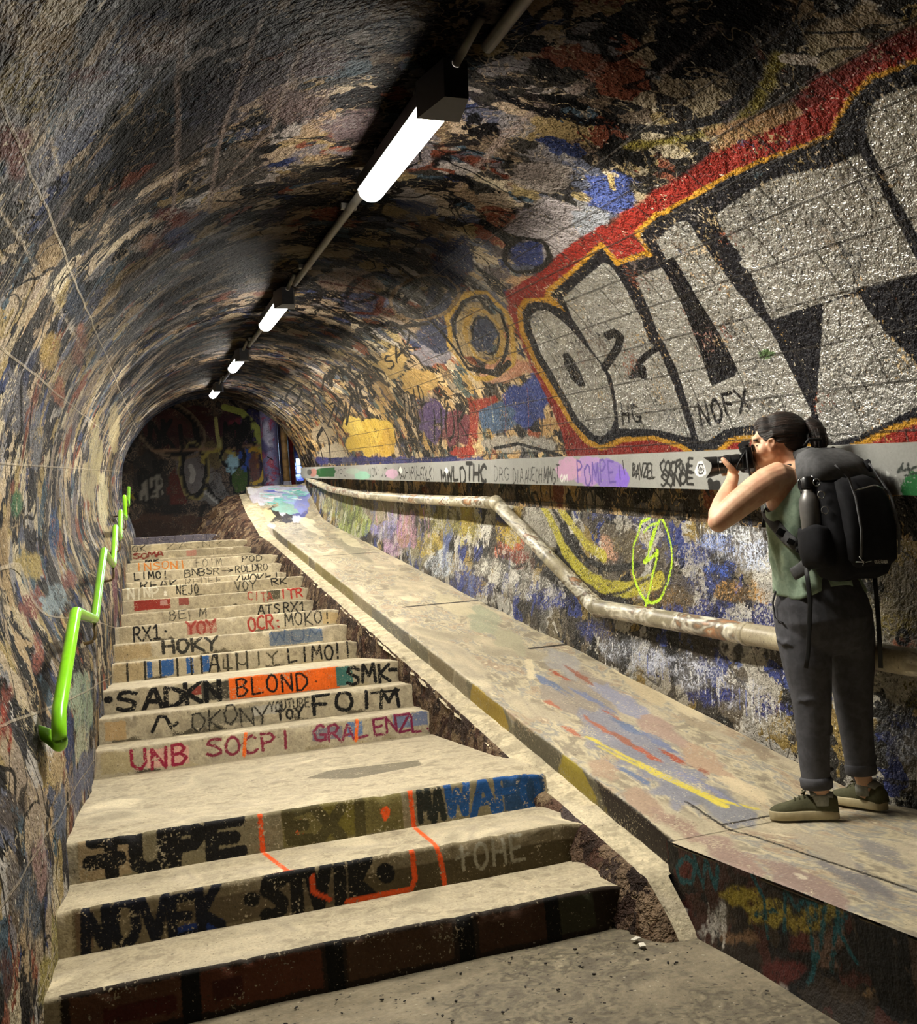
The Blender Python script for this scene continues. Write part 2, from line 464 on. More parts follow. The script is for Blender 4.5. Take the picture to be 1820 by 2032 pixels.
def pal(*cs): return [(i/len(cs), c) for i, c in enumerate(cs)]
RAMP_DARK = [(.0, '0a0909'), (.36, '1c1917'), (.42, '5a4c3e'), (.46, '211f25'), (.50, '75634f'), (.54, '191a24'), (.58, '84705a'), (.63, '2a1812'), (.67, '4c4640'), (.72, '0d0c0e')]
PAL_A = pal('6b5a44', '2a2624', '7f7263', '50494a', '141214', '7a684c', '3a3634', '8f836c', '24283a', '6a6668', '1b1816', '5c3224', '8c7d68', '34302e', '8c8068', '413c44', '101014', '77695a')
PAL_B = pal('0f0d0d', '8f7c60', '2c2a2c', '4a4e5c', '968872', '1a1817', '6e6c6c', '70402e', '32302c', 'a39880', '131316', '3c4c56', '85754f', '211d1b', '98938c', '2a3352', '5a4e40', '0c0b0b')
PAL_R = pal('7c6440', '241d16', 'a08656', '57452e', '14110d', '8c744c', 'b39a64', '30281e', '2a3050', '9c8258', '1c1712', '6a3826', 'a89470', '3c3222', 'b8a060', '4c4238')
PAL_R2 = pal('0e0c0a', 'a48a54', '2a2218', '8a7450', '14110e', '6a5238', 'b5a27c', '332a20', '5c2c20', '9a8660', '1a1612', '27305a', 'b09a66', '40362a')
PAL_L = pal('7d776a', '1a1816', '5c5346', '28336c', '6a5f4e', '9a9588', '2c2926', '7c683c', '3a342c', '8c867a', '4a4238', '141210', '54608c', '9a9276', '4c3424', '36312a')
PAL_L2 = pal('a09b90', '121110', '2a3670', '6c624e', '201e1b', 'b4b0a6', '3c362e', '84703c', '2e2a26', '99968f', '4c4336', '5a5246')
RAMP_CONC = [(.0, '756c5a'), (.36, '9c927b'), (.46, 'b8ac91'), (.54, 'a49983'), (.62, 'c6ba9d'), (.8, 'd2c6a8')]
RAMP_CONC2 = [(.0, '686050'), (.4, '9a8f78'), (.5, 'b2a68b'), (.6, 'a0957e'), (.75, 'c4b799')]
RAMP_RISER = [(.0, '55503f'), (.38, '7d7560'), (.46, '8f866e'), (.53, '6f6a58'), (.6, '9c917a'), (.75, '81785f')]

VL = [('A2', .5, .012, '0b0908', .95), ('B2', .55, .012, 'a89878', .5), ('A0', .57, .008, '0e0c0b', .85)]
VSP, VSP2 = (50, .625, '0c0b0a', .85), (.675, 'b9ab94', .55)
PATCH = (2.6, 6.5, .42, .05)
CROWN_TONE = ('56504f', .95)  # tint and amount that darken the lining towards the crown
M_CEIL = paint_mat('ceiling_paint', PAL_A, PAL_B, 1.5, 3.6, lines=VL, speck=VSP, speck2=(.66, 'cfc4ae', .6), edge=(.06, .03, .014), wear=(.5, .35, .25), rough=.7, spec=.12, bump=(.9, .02), grain=.3, patch=PATCH, crown_tone=CROWN_TONE)
M_LEFT = paint_mat('left_wall_paint', PAL_A, PAL_B, 1.5, 3.6, lines=VL, speck=VSP, speck2=(.66, 'cfc4ae', .6), edge=(.06, .03, .014), wear=(.5, .35, .25), mortar=(1.9, .41, .006, 'a59a86', .45), rough=.7, spec=.12, bump=(.9, .02), grain=.3, patch=PATCH, crown_tone=CROWN_TONE)
M_RIGHT = paint_mat('right_wall_paint', PAL_A, PAL_B, 1.5, 3.6, lines=VL, speck=VSP, speck2=(.66, 'cfc4ae', .6), edge=(.05, .010, .007), wear=(.25, .34, .12),
                    mortar=(.44, .205, .006, '2a2622', .65), rough=.6, spec=.2, bump=(1.0, .024), metal=(1, .6, -.28), grain=.3, patch=PATCH, crown_tone=CROWN_TONE)
M_LOW = paint_mat('lower_wall_paint', PAL_L, PAL_L2, 1.5, 5.0, lines=[('A2', .52, .010, '1a1714', .7)], speck=(60, .60, '1b1714', .8), speck2=(.65, 'd9d6cc', .6),
                  edge=(.11, .03, .008), wear=(.8, .35, .1), rough=.6, bump=(1.0, .02), patch=(2.0, 5.5, .5, .06))
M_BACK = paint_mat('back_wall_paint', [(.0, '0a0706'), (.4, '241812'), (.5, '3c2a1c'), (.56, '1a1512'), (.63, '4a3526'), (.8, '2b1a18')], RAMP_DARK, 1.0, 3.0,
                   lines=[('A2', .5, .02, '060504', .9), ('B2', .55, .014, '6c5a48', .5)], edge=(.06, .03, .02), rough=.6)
M_TREAD = paint_mat('step_concrete', RAMP_CONC, RAMP_CONC2, 2.0, 9.0, speck=(90, .66, '3b352a', .7), speck2=(.70, 'd8cfb8', .5), edge=(.02, .008, .006), wear=(.12, .18, .20),
                    rough=.75, spec=.25, bump=(.55, .006), grain=.28)
M_RAMP = paint_mat('ramp_concrete', RAMP_CONC, [(.0, '625b4d'), (.4, '8f8571'), (.47, 'bbaf91'), (.53, '8a877f'), (.58, 'ae9f83'), (.63, '94806c'), (.70, 'cabe9f'), (.8, '7a7162')], 1.6, 5.0,
                   speck=(80, .67, '3b342a', .7), speck2=(.69, 'ddd4bd', .6), edge=(.05, .025, .006), wear=(.28, .3, .1), streak=(1.6, .55, 1.0), rough=.62, spec=.35, bump=(.45, .006), grain=.3)
M_PLATFORM = paint_mat('platform_side_paint', pal('080606', '261a14', '110d0b', '331b13', '0d0a09', '3c2f24', '1b120e'), pal('080707', '2b2015', '0d0a0a', '381a13', '221a13'),
                       2.0, 6.0, edge=(.03, .015, .01), wear=(.35, .3, .2), rough=.6, patch=(4, 11, .2, .03))
M_BANK = paint_mat('rubble_dirt', pal('4a3a30', '33241e', '5c463a', '6a5846', '3a2822', '54402f', '75624e', '42302a', '4c4240'), pal('3a2b24', '5c4a3c', '2a1f1a', '6c5a48', '4a342a', '7d6b54', '40342e'),
                   2.0, 8.0, patch=(4, 11, .22, .04), speck=(60, .60, '1c1410', .7), speck2=(.68, 'b5a280', .6), layers=False, rough=.85, spec=.15, bump=(1.0, .03), grain=.5)
M_STRINGER = paint_mat('stringer_concrete', RAMP_CONC, [(.0, '857c68'), (.45, 'a79c82'), (.55, 'c2b698'), (.7, 'b0a488')], 2.0, 9.0, speck=(70, .66, '4a4030', .7), layers=False, rough=.8, spec=.2, bump=(.8, .01))
M_FLOOR = paint_mat('floor_concrete', [(.0, '5a5344'), (.38, '756c59'), (.5, '857b66'), (.62, '7a705c'), (.8, '988d75')], [(.0, '423d33'), (.42, '665e4e'), (.5, '7c735f'), (.58, '585142'), (.7, '948a72')], 1.8, 7.0, speck=(40, .64, '2b261f', .85), speck2=(.70, 'd6cfbc', .5),
                    layers=False, rough=.75, spec=.3, bump=(.7, .01))
M_TRAY = paint_mat('steel_channel_paint', [(.0, '7c7c78'), (.4, '8d8d88'), (.55, '848480'), (.8, '989892')], [(.0, '80807c'), (.5, '8c8c87'), (.8, '94948f')], .8, 5.0, speck=(90, .70, '4a4a48', .5), edge=(.012, .006, .004), wear=(.2, .1, 0),
                   rough=.45, spec=.5, bump=(.15, .003), grain=.15)
M_PIPE = paint_mat('drain_pipe_paint', [(.0, '5b5648'), (.4, '9a9079'), (.5, 'b3a98e'), (.58, '6d6a62'), (.66, 'c4bca6'), (.8, '7a6a50')], [(.0, '3a352c'), (.45, '8f866f'), (.52, 'd8d2c0'), (.58, '6a6152'), (.66, 'a2744f'), (.72, 'bdb49c')],
                   2.2, 5.0, speck=(70, .66, '2b261f', .6), layers=False, rough=.4, spec=.5, bump=(.3, .004), streak=(2.2, .6, 1.2))
M_COLUMN = paint_mat('column_paint', [(.0, '1d1d3a'), (.4, '4a4a72'), (.5, '8d8da8'), (.56, '2a2a48'), (.64, 'a3a3b8'), (.8, '5a2a3c')], [(.0, '14142a'), (.5, '6a6a92'), (.6, '8a3048'), (.75, 'b0b0c4')], 1.5, 4.0, layers=False, rough=.5)
M_COLUMN2 = plain('brown_column_paint', '8a6a3c', .6, var=.5, scale=6, bump=.3)
M_RAIL = plain('lime_gloss_paint', '86d41e', .25, spec=.6, var=.12, scale=8, bump=.05)
M_RAILDK = plain('bracket_paint', '5a4a2c', .5, var=.4, scale=20)
M_GREY = plain('grey_conduit', '5a5650', .5, .2, var=.3, scale=12)
M_HOUSE = plain('dark_housing', '1e1e24', .55, .2, var=.3)
M_LIME = plain('debris_dark', '2a251f', .8, var=.5)
M_PAPER = plain('paper_scrap', 'd9d4c6', .8, var=.12)

# ------------------------------------------------------------------ painting on the right wall
PR = Paint(vault_px)
RED, RED2, YEL, BLK, SIL = '7a1c12', '5e130d', 'a87a1e', '08070f', '9f9d97'
# soft areas towards the far end and above the channel
for a in [(735, 868, 46, 38, 'b89a3e'), (700, 845, 20, 22, 'c6ab52'), (770, 880, 18, 30, 'b08c34'), (1040, 800, 50, 42, '27356b'), (1075, 770, 36, 30, '31407c'), (985, 830, 40, 30, '3c5068'),
          (900, 850, 40, 34, '5c2c34'), (860, 835, 26, 40, '4a3a5c'), (1010, 730, 44, 22, 'a8765c'), (985, 745, 30, 16, 'b0846a'), (1060, 880, 40, 16, '8f8a80'), (1000, 880, 40, 18, '8d8578'),
          (830, 760, 34, 26, '9c7f4a'), (780, 720, 30, 30, '9a8150'), (860, 700, 40, 26, '6f6a70'), (640, 860, 20, 20, '8f8068'), (660, 900, 24, 20, 'a0937c'), (940, 660, 60, 50, '8d7a58'), (960, 665, 26, 40, '2c3246'),
          (720, 600, 50, 26, '4a5068'), (870, 640, 40, 60, '2a2f44'), (700, 560, 60, 24, '8a7866'), (1090, 460, 70, 60, '8b8484'), (1210, 380, 50, 40, '39477c'), (1170, 440, 40, 30, '7f8288'), (1075, 350, 60, 30, '7c746c'),
          (900, 520, 40, 50, '1f2746'), (1045, 505, 34, 26, '26305c'), (1040, 560, 30, 16, 'a08060')]:
    PR.blob(*a)
for x in range(640, 960, 26):
    PR.blob(x, 914, 16, 8, random.choice(['27285a', '1f2250', '343466', '4a4a66']))
PR.poly([(930, 800), (985, 782), (990, 796), (950, 815), (944, 880), (926, 890)], '7c2a1e', 0)
PR.blob(920, 898, 26, 12, '8a2c1e')
# eye-like swirls
for a in [(955, 665, 62, 88, .05, 'a8863a', 20), (955, 665, 50, 74, .03, '15120f', 20), (960, 668, 34, 52, .05, '9c7d3c', 20), (962, 668, 24, 38, .02, '14110e', 20), (830, 585, 46, 30, .05, '17130f', 15), (840, 590, 70, 44, .03, '6e5a40', 15),
          (1045, 508, 46, 34, .035, '15120f', 0), (735, 570, 50, 24, .05, '17141a', 25)]:
    x, y, rx, ry, wd, c, ang = a
    PR.ring(x, y, rx, ry, wd, c, 2 if wd < .04 else 0, -ang)
PR.line([(770, 520), (830, 560), (800, 600), (860, 640), (930, 730), (985, 745), (1010, 720)], .05, '17130f', 2)
PR.line([(600, 545), (640, 575), (630, 600), (700, 640), (790, 650), (850, 640)], .05, '1a1512', 2)
PR.line([(640, 560), (760, 590), (745, 625), (700, 620)], .06, '5a2c20', 0)
# far small writing
for a in [('MKRO', (640, 770), (720, 745), (646, 738), (700, 715), .03), ('SAK', (770, 735), (830, 690), (760, 712), (815, 660), .025), ('ZEN', (650, 845), (690, 840), (655, 800), (700, 790), .03), ('HOK', (860, 870), (930, 868), (858, 800), (925, 800), .03),
          ('TRIP', (800, 850), (850, 845), (795, 780), (840, 770), .025), ('NEB', (700, 800), (750, 790), (690, 755), (735, 745), .04), ('OS', (560, 800), (620, 830), (580, 760), (640, 790), .04)]:
    PR.text(a[0], *a[1:5], a[5], '14100d', 2, jit=.14)
for x in (600, 618, 636, 960, 975, 1000, 1020, 1045, 1065, 1090):
    PR.line([(x, 800+random.randint(-30, 30)), (x+4, 860+random.randint(-30, 20))], .012, random.choice(['1c2340', '2d3a6a', 'b0a880', '6d2a20', '14100d']), 2)
PR.line([(640, 915), (628, 870), (640, 850), (652, 872), (656, 915)], .06, '14110e', 2)
PR.line([(1115, 905), (1030, 880), (980, 890)], .03, '14110e', 2)
# big silver lettering: red field, amber rim, black body
PR.poly([(1830, 40), (1685, 115), (1600, 178), (1525, 238), (1410, 308), (1340, 360), (1270, 400), (1228, 432), (1190, 448), (1128, 490), (1060, 545), (1003, 580), (1012, 620), (1036, 690), (1058, 735), (1090, 800), (1112, 850), (1126, 912),
         (1400, 908), (1640, 905), (1830, 890)], RED, 0)
PR.poly([(1830, 40), (1685, 115), (1600, 178), (1525, 238), (1560, 250), (1700, 150), (1830, 85)], RED2, 0)
RIM = [(1040, 592), (1080, 590), (1085, 573), (1135, 534), (1194, 478), (1228, 514), (1243, 508), (1284, 496), (1258, 460), (1296, 424), (1322, 412), (1360, 392), (1440, 347), (1510, 317), (1646, 264), (1655, 240), (1684, 192), (1726, 148), (1830, 110),
       (1830, 838), (1770, 858), (1724, 880), (1676, 896), (1630, 898), (1560, 880), (1491, 874), (1455, 879), (1432, 898), (1400, 905), (1370, 905), (1342, 888), (1293, 874), (1236, 878), (1218, 886), (1194, 894), (1163, 880), (1130, 842), (1096, 786), (1058, 722), (1030, 662), (1026, 614)]
PR.poly(RIM, YEL, 0)
BODY = [(1046, 603), (1062, 598), (1084, 600), (1112, 612), (1126, 622), (1092, 584), (1137, 543), (1195, 490), (1224, 527), (1245, 519), (1297, 505), (1270, 464), (1302, 432), (1324, 422), (1362, 401), (1442, 356), (1512, 326), (1652, 271), (1662, 242), (1692, 197), (1732, 157), (1830, 120),
        (1830, 826), (1766, 846), (1721, 869), (1676, 887), (1630, 889), (1560, 868), (1491, 863), (1450, 868), (1424, 892), (1376, 897), (1344, 879), (1293, 865), (1234, 868), (1216, 875), (1194, 884), (1169, 870), (1137, 834), (1104, 780), (1067, 717), (1040, 659), (1036, 620)]
PR.poly(BODY, BLK, 0)
# silver fills
PR.poly([(1053, 640), (1056, 625), (1066, 616), (1086, 615), (1108, 630), (1130, 650), (1160, 682), (1192, 720), (1205, 747), (1216, 790), (1221, 830), (1214, 852), (1195, 866), (1180, 862), (1150, 830), (1110, 762), (1075, 702), (1058, 662)], SIL, 1)
PR.poly([(1117, 591), (1158, 555), (1198, 521), (1213, 528), (1236, 562), (1256, 598), (1274, 634), (1288, 676), (1306, 692), (1322, 730), (1344, 790), (1358, 830), (1371, 868), (1355, 866), (1300, 853), (1230, 849), (1225, 800), (1213, 745), (1176, 695), (1136, 632)], SIL, 1)
PR.poly([(1303, 476), (1343, 441), (1364, 437), (1388, 475), (1418, 520), (1458, 575), (1502, 627), (1522, 648), (1556, 715), (1588, 772), (1610, 817), (1608, 846), (1560, 838), (1491, 843), (1440, 852), (1398, 878), (1384, 872), (1374, 830), (1356, 780), (1336, 722), (1318, 680),
         (1304, 655), (1282, 598), (1260, 549), (1328, 526), (1318, 502)], SIL, 1)
PR.poly([(1420, 428), (1480, 384), (1560, 348), (1652, 330), (1690, 312), (1706, 305), (1732, 345), (1772, 430), (1830, 540), (1700, 576), (1630, 604), (1578, 618), (1530, 636), (1520, 620), (1497, 565), (1474, 520), (1444, 475)], SIL, 1)
PR.poly([(1722, 225), (1738, 202), (1770, 182), (1830, 165), (1830, 480), (1796, 424), (1766, 372), (1742, 326), (1724, 280), (1718, 250)], SIL, 1)
PR.poly([(1631, 606), (1700, 584), (1722, 618), (1764, 668), (1830, 730), (1830, 802), (1780, 828), (1700, 866), (1650, 878), (1627, 868), (1619, 815), (1623, 760), (1627, 690)], SIL, 1)
# black accents on the silver
PR.poly([(1117, 702), (1127, 699), (1142, 718), (1154, 740), (1163, 765), (1152, 768), (1136, 752), (1122, 724)], BLK, 2)
PR.line([(1203, 668), (1222, 659), (1232, 666), (1226, 690), (1212, 712), (1199, 730)], .055, BLK, 2)
PR.poly([(1246, 754), (1252, 735), (1268, 714), (1282, 730), (1284, 754), (1266, 750)], BLK, 2)
PR.line([(1266, 722), (1282, 706), (1304, 690), (1318, 684)], .04, BLK, 2)
PR.poly([(1310, 520), (1338, 508), (1362, 548), (1386, 590), (1416, 640), (1443, 690), (1466, 734), (1458, 746), (1412, 767), (1401, 738), (1384, 682), (1358, 612), (1332, 560)], BLK, 2)
PR.line([(1316, 682), (1338, 726), (1358, 790), (1374, 850), (1380, 880)], .022, BLK, 2)
PR.poly([(1527, 641), (1580, 620), (1629, 602), (1623, 700), (1618, 790), (1614, 818), (1590, 768), (1558, 708)], BLK, 2)
PR.poly([(1703, 582), (1760, 562), (1830, 546), (1830, 738), (1800, 702), (1757, 657), (1724, 618)], BLK, 2)
PR.line([(1615, 815), (1624, 850), (1632, 880)], .035, BLK, 2)
PR.text('HG', (1236, 838), (1272, 842), (1232, 800), (1268, 806), .018, '131216', 2, jit=.15)
PR.text('NOFX', (1393, 844), (1490, 814), (1384, 800), (1480, 774), .020, '131216', 2, jit=.12)
PR.blob(1478, 524, 10, 9, 'd8d8d4', 1); PR.blob(1520, 704, 14, 9, '5f7850', 2)
PR.blob(1590, 690, 8, 5, 'c8c8c4', 1)
# overhead sweeps
PR.line([(990, 185), (1040, 210), (1120, 228), (1210, 250), (1320, 258), (1420, 238), (1470, 200), (1500, 130)], .05, '0a090c', 2)
PR.line([(1240, 290), (1370, 275), (1440, 262), (1500, 210), (1545, 120)], .045, '6f6526', 0)
for i in range(16):
    PR.line([(1405+i*11, 262-i*3.5), (1420+i*11, 300-i*5)], .03, '8a6a48', 0)
PR.line([(1205, 340), (1224, 345)], .03, 'b3a58c', 2); PR.line([(1213, 345), (1218, 372)], .03, 'a08a58', 2)
PR.line([(1560, 118), (1610, 122)], .05, 'a49a90', 2)
# lighter ridges of old shuttering
for a in [((975, 300), (1075, 205)), ((905, 380), (1010, 260)), ((1310, 150), (1420, 60)), ((1140, 180), (1200, 120))]:
    PR.line(a, .02, '8d8076', 0)

# below the channel
PL = Paint(vault_px)
for a in [(1015, 1090, 30, 46, 'b0542c'), (1012, 1060, 28, 26, 'b59a2e'), (1020, 1110, 34, 20, '7c2f20'), (930, 1050, 26, 40, '9c9038'), (880, 1030, 34, 30, '8a8240'), (1240, 1010, 60, 22, '3a4478'), (1290, 1060, 40, 30, '2b3568'), (1350, 1000, 60, 16, 'a9aebd'),
          (1450, 1060, 50, 26, 'd5d8de'), (1480, 1100, 60, 26, 'c3cbe0'), (1420, 1080, 40, 22, '8fa0d4'), (1370, 1100, 40, 26, '36427c'), (1430, 1130, 40, 18, '3b59b0'), (1390, 1160, 60, 24, '384274'), (1470, 1180, 60, 26, 'a9814a'), (1400, 1210, 60, 22, '2c3470'), (1500, 1220, 40, 30, '2c3064'),
          (1215, 1090, 26, 20, 'c99a7c'), (1260, 1080, 40, 28, '8a7a50'), (1330, 1190, 50, 26, '7a6038'), (1280, 1170, 40, 20, '6a5030'), (900, 1130, 40, 20, 'b8b8b4'), (930, 1160, 50, 26, '3c4678'), (980, 1130, 40, 24, 'c9c6ba'), (1040, 1160, 50, 30, 'b7b4ac'), (1100, 1190, 40, 24, '2f3c86'),
          (870, 1110, 26, 34, 'b9c0c8'), (830, 1090, 26, 34, '8a8468'), (780, 1070, 22, 34, 'b08fae'), (760, 1040, 30, 34, '8a86b8'), (810, 1050, 20, 40, 'c08fa4'), (740, 1010, 40, 30, '8a7e6a'), (700, 1035, 30, 40, '9fae5c'), (680, 1010, 26, 30, '7b8a48'), (660, 1000, 20, 20, 'a7a87c'), (850, 1080, 24, 26, 'ae9a44'),
          (1240, 1290, 50, 20, 'b8bcc8'), (1300, 1310, 60, 22, 'b4b8c6'), (1380, 1340, 60, 24, 'b9bcc8'), (1460, 1370, 60, 24, 'a7a9b4'), (1420, 1380, 50, 14, '2a3478'), (1520, 1400, 40, 18, '2b2f6c'), (1180, 1250, 40, 18, '353f7c'), (1550, 1440, 30, 20, 'a09a8c'), (1780, 1470, 40, 36, 'b6bccc'), (1790, 1440, 30, 10, '2f3a70'), (1770, 1240, 40, 26, '8a7a34'), (1750, 1200, 40, 20, '6f6440'), (1800, 1380, 40, 20, '5f5a24'), (1790, 1280, 30, 10, 'a05c38')]:
    PL.blob(*a)
PL.line([(1075, 1000), (1095, 1040), (1120, 1090), (1150, 1130), (1200, 1165), (1250, 1170), (1310, 1150)], .10, 'b0a634', 1)
PL.line([(1110, 1010), (1140, 1050), (1165, 1080), (1200, 1105)], .08, 'b5a93a', 1)
PL.line([(1095, 1010), (1130, 1065), (1165, 1110), (1210, 1130), (1270, 1120)], .045, '171510', 2)
PL.line([(985, 1005), (978, 1060), (990, 1110), (1020, 1128), (1045, 1118)], .02, '1d1512', 1)
PL.line([(1180, 1185), (1240, 1175), (1300, 1140)], .02, '1d1512', 1)
NEO = 'c3f02a'
PL.ring(1297, 1108, 38, 86, .020, NEO, 2)
PL.line([(1311, 1015), (1307, 1034), (1298, 1058), (1290, 1085), (1282, 1118)], .020, NEO, 2)
PL.line([(1299, 1052), (1292, 1080), (1290, 1088)], .034, NEO, 2)
PL.line([(1281, 1117), (1306, 1095), (1305, 1105), (1296, 1140), (1288, 1180), (1282, 1203)], .020, NEO, 2)
PL.line([(1305, 1093), (1304, 1103)], .03, NEO, 2); PL.line([(1280, 1115), (1283, 1112)], .03, NEO, 2)
PL.line([(1306, 1038), (1290, 1042), (1278, 1056)], .014, NEO, 2)
for x in range(1380, 1540, 9):
    PL.line([(x, 1010+random.randint(0, 60)), (x+2, 1060+random.randint(0, 70))], .008, random.choice(['dfe2e6', 'c8cdd8', 'e6e6e2']), 2)
for x in range(664, 740, 6):
    PL.line([(x, 990+random.randint(0, 20)), (x+1, 1020+random.randint(0, 40))], .022, random.choice(['b8c85c', '5f7038', 'd0d49a', '3a3a2c']), 1)
for x in range(745, 850, 8):
    PL.line([(x, 1000+random.randint(0, 20)), (x+3, 1040+random.randint(0, 40))], .022, random.choice(['9a6fae', 'c48aa0', '6c6cb0', 'd0bcc4', '8a4a3c']), 1)
for x in range(1200, 1560, 14):
    yb = 1270+(x-1200)*.36
    PL.line([(x, yb), (x+2, yb+random.randint(20, 60))], .012, random.choice(['d4d6dc', 'b9bdc9', '6a74a8', 'e2e2e0']), 2)
PL.ring(1790, 1265, 10, 14, .02, '171410', 2)
for i in range(9):
    PL.blob(640+i*36, 968+i*2, 16, 9, random.choice(['7a3428', 'a08a68', '3f6a58', 'c4b78c', '6a3a30', '8a94a0']))

# left wall and overhead
PA = Paint(vault_px)
for a in [(108, 1060, 10, 46, '304869'), (35, 1000, 12, 22, '305236'), (70, 870, 12, 60, '5d5d61'), (30, 800, 24, 60, '515053'), (100, 700, 18, 40, '7d693d'), (150, 590, 18, 50, '2c3441'), (160, 690, 14, 40, '7a5140'), (60, 1200, 26, 30, '673931'), (75, 1190, 30, 20, '693e37'), (110, 1190, 26, 30, '748085'),
          (20, 1420, 14, 60, '66342b'), (160, 1400, 20, 70, '7f8d78'), (140, 1470, 10, 60, '2b3452'), (165, 1480, 12, 50, '91957f'), (75, 1300, 12, 40, '74443a'), (60, 1790, 26, 70, '464c54'), (95, 1960, 16, 70, '867b47'), (110, 1880, 10, 70, '898051'), (85, 1720, 14, 60, '7d6560'), (120, 1620, 14, 50, '4f5666'),
          (150, 1560, 14, 50, '535669'), (20, 1600, 30, 40, '3f3834'), (25, 1750, 12, 60, '5c5651'), (10, 1940, 14, 60, '442a26'), (175, 1530, 14, 40, '575a69'), (110, 1520, 20, 30, '8e7c5c'), (140, 1230, 16, 14, '9c885a'), (60, 1120, 30, 26, '8c7c4c'), (120, 780, 12, 26, '7e4f37'), (140, 1150, 14, 20, '683b34'),
          (205, 1000, 10, 60, 'a49c7f'), (190, 900, 12, 60, '958b69'), (175, 960, 14, 40, '8b8267'), (225, 850, 10, 50, '9c9070'), (215, 1100, 8, 60, '968864'), (228, 1180, 6, 60, '5f3b44')]:
    PA.blob(*a)
for a in [(40, 170, 60, 60, '6b5d26'), (100, 90, 60, 50, '6a5428'), (30, 60, 40, 50, '4c3a22'), (190, 200, 60, 30, '5a5a60'), (120, 240, 50, 30, '66625e'), (30, 300, 30, 60, '5a3026'), (180, 150, 40, 14, '4a1c14'), (280, 120, 60, 12, '3a1812'), (300, 70, 60, 40, '5a4430'), (340, 430, 40, 16, '5c2018'), (300, 480, 20, 14, 'a08068'), (350, 470, 30, 26, '3a4468'), (420, 200, 60, 60, '2c2a30'),
          (560, 120, 70, 50, '3c3434'), (600, 210, 70, 40, '5a4c48'), (470, 330, 60, 40, '4d4a44'), (640, 120, 60, 40, '55484a'), (780, 60, 60, 40, '1b1e30'), (520, 60, 40, 30, '15141a'), (700, 250, 60, 30, '5e5052')]:
    PA.blob(*a)
for pts in [[(230, 215), (215, 250), (180, 300), (150, 350)], [(150, 330), (140, 370), (110, 410), (95, 445)], [(200, 330), (170, 370), (150, 400), (170, 415), (200, 390), (215, 350)], [(140, 420), (170, 430), (205, 400)], [(120, 440), (130, 500), (110, 560)], [(150, 480), (180, 490), (205, 440), (215, 400)], [(245, 290), (240, 340), (225, 380)], [(60, 470), (95, 445)]]:
    PA.line(pts, .05, '0a0908', 2)
PA.blob(72, 463, 22, 14, '080707', 2); PA.blob(225, 220, 12, 12, '080707', 2)
PA.line([(45, 740), (40, 900), (30, 960)], .03, '141110', 2); PA.line([(65, 760), (70, 1000)], .03, '141110', 2)
PA.line([(5, 1480), (20, 1400), (35, 1430), (30, 1490)], .03, '7c2a1c', 1)
for a in [((0, 415), (90, 565), (180, 720)), ((18, 10), (75, 150), (120, 350))]:
    PA.line(a, .012, 'a09480', 2)
for a in [((370, 0), (360, 120), (345, 420)), ((520, 40), (430, 300), (415, 420)), ((600, 90), (540, 250), (410, 400)), ((415, 390), (480, 350), (540, 310)), ((640, 300), (740, 280))]:
    PA.line(a, .022, '80746a', 2)
PA.line([(300, 500), (340, 440), (400, 420)], .06, '4f1f18', 0)
PA.line([(985, 0), (930, 60), (905, 90)], .05, '6f6662', 0)

# ------------------------------------------------------------------ tunnel lining
def ygrid(step, y0=-2.6, y1=18.55):
    ys = [y0]
    while ys[-1] < y1: ys.append(ys[-1]+(max(.06, step*2) if ys[-1] < .9 else max(.006, step*ys[-1])))
    ys[-1] = y1; return np.array(ys)
def lining(name, s0, s1, ds, ystep, paint, mat, label, flip):
    ys = ygrid(ystep); ss = np.linspace(s0, s1, max(4, int(abs(s1-s0)/ds)))
    Yg, Sg = np.meshgrid(ys, ss, indexing='ij')
    P = vault_xyz(Yg, Sg)
    n = np.stack([np.sin(np.clip(Sg/RV, -1.57, 1.57)), np.zeros_like(Sg), np.cos(np.clip(Sg/RV, -1.57, 1.57))], -1)
    sh = P.shape
    d = wob(P.reshape(-1, 3), .012, 1.6, 3)+wob(P.reshape(-1, 3), .004, 7, 5)
    P = P+n*d.reshape(sh[:2])[..., None]
    uvp = np.stack([Yg, Sg], -1).reshape(-1, 2)
    wl = np.maximum(np.abs(Sg)-QUART, 0)
    V = np.abs(Sg)-TS*(Yg-3)*sstep(0, .5, wl)*(1 if s0 < -2 or s1 < -2 else 0)
    uvm = np.stack([Yg, V], -1)
    me = grid_mesh(name, P, uvm, paint.bake(uvp), flip)
    so = np.where(Sg < 0, 1.0-sstep(.35, 1.35, -Sg/RV), 1.0-sstep(.25, .80, Sg/RV))*1.3-.15  # darkening mask, strongest at the crown and fading down both sides
    me.attributes.new('warm', 'FLOAT', 'POINT').data.foreach_set('value', sstep(.55, 1.1, Sg/RV).reshape(-1).astype(np.float32))
    me.attributes.new('crown_tone', 'FLOAT', 'POINT').data.foreach_set('value', so.reshape(-1).astype(np.float32))
    return add_props(link(name, me, mat), label, None, None, 'structure')
PC = Paint(vault_px); PC.it = PA.it+PR.it
lining('ceiling', -RV*math.pi/4, RV*.42, .014, .005, PC, M_CEIL, 'dark paint-layered vault over the stairs', True)
lining('wall_left', -QUART-1.5, -RV*math.pi/4, .014, .005, PA, M_LEFT, 'left tunnel wall thick with old spray paint', True)
lining('wall_right', RV*.42, QUART+.14, .0085, .0030, PR, M_RIGHT, 'right tunnel wall with huge silver lettering outlined in black and red', True)
lining('wall_right_lower', QUART+.14, QUART+1.5, .0095, .0034, PL, M_LOW, 'blue, white and yellow painted wall below the grey steel channel', True)

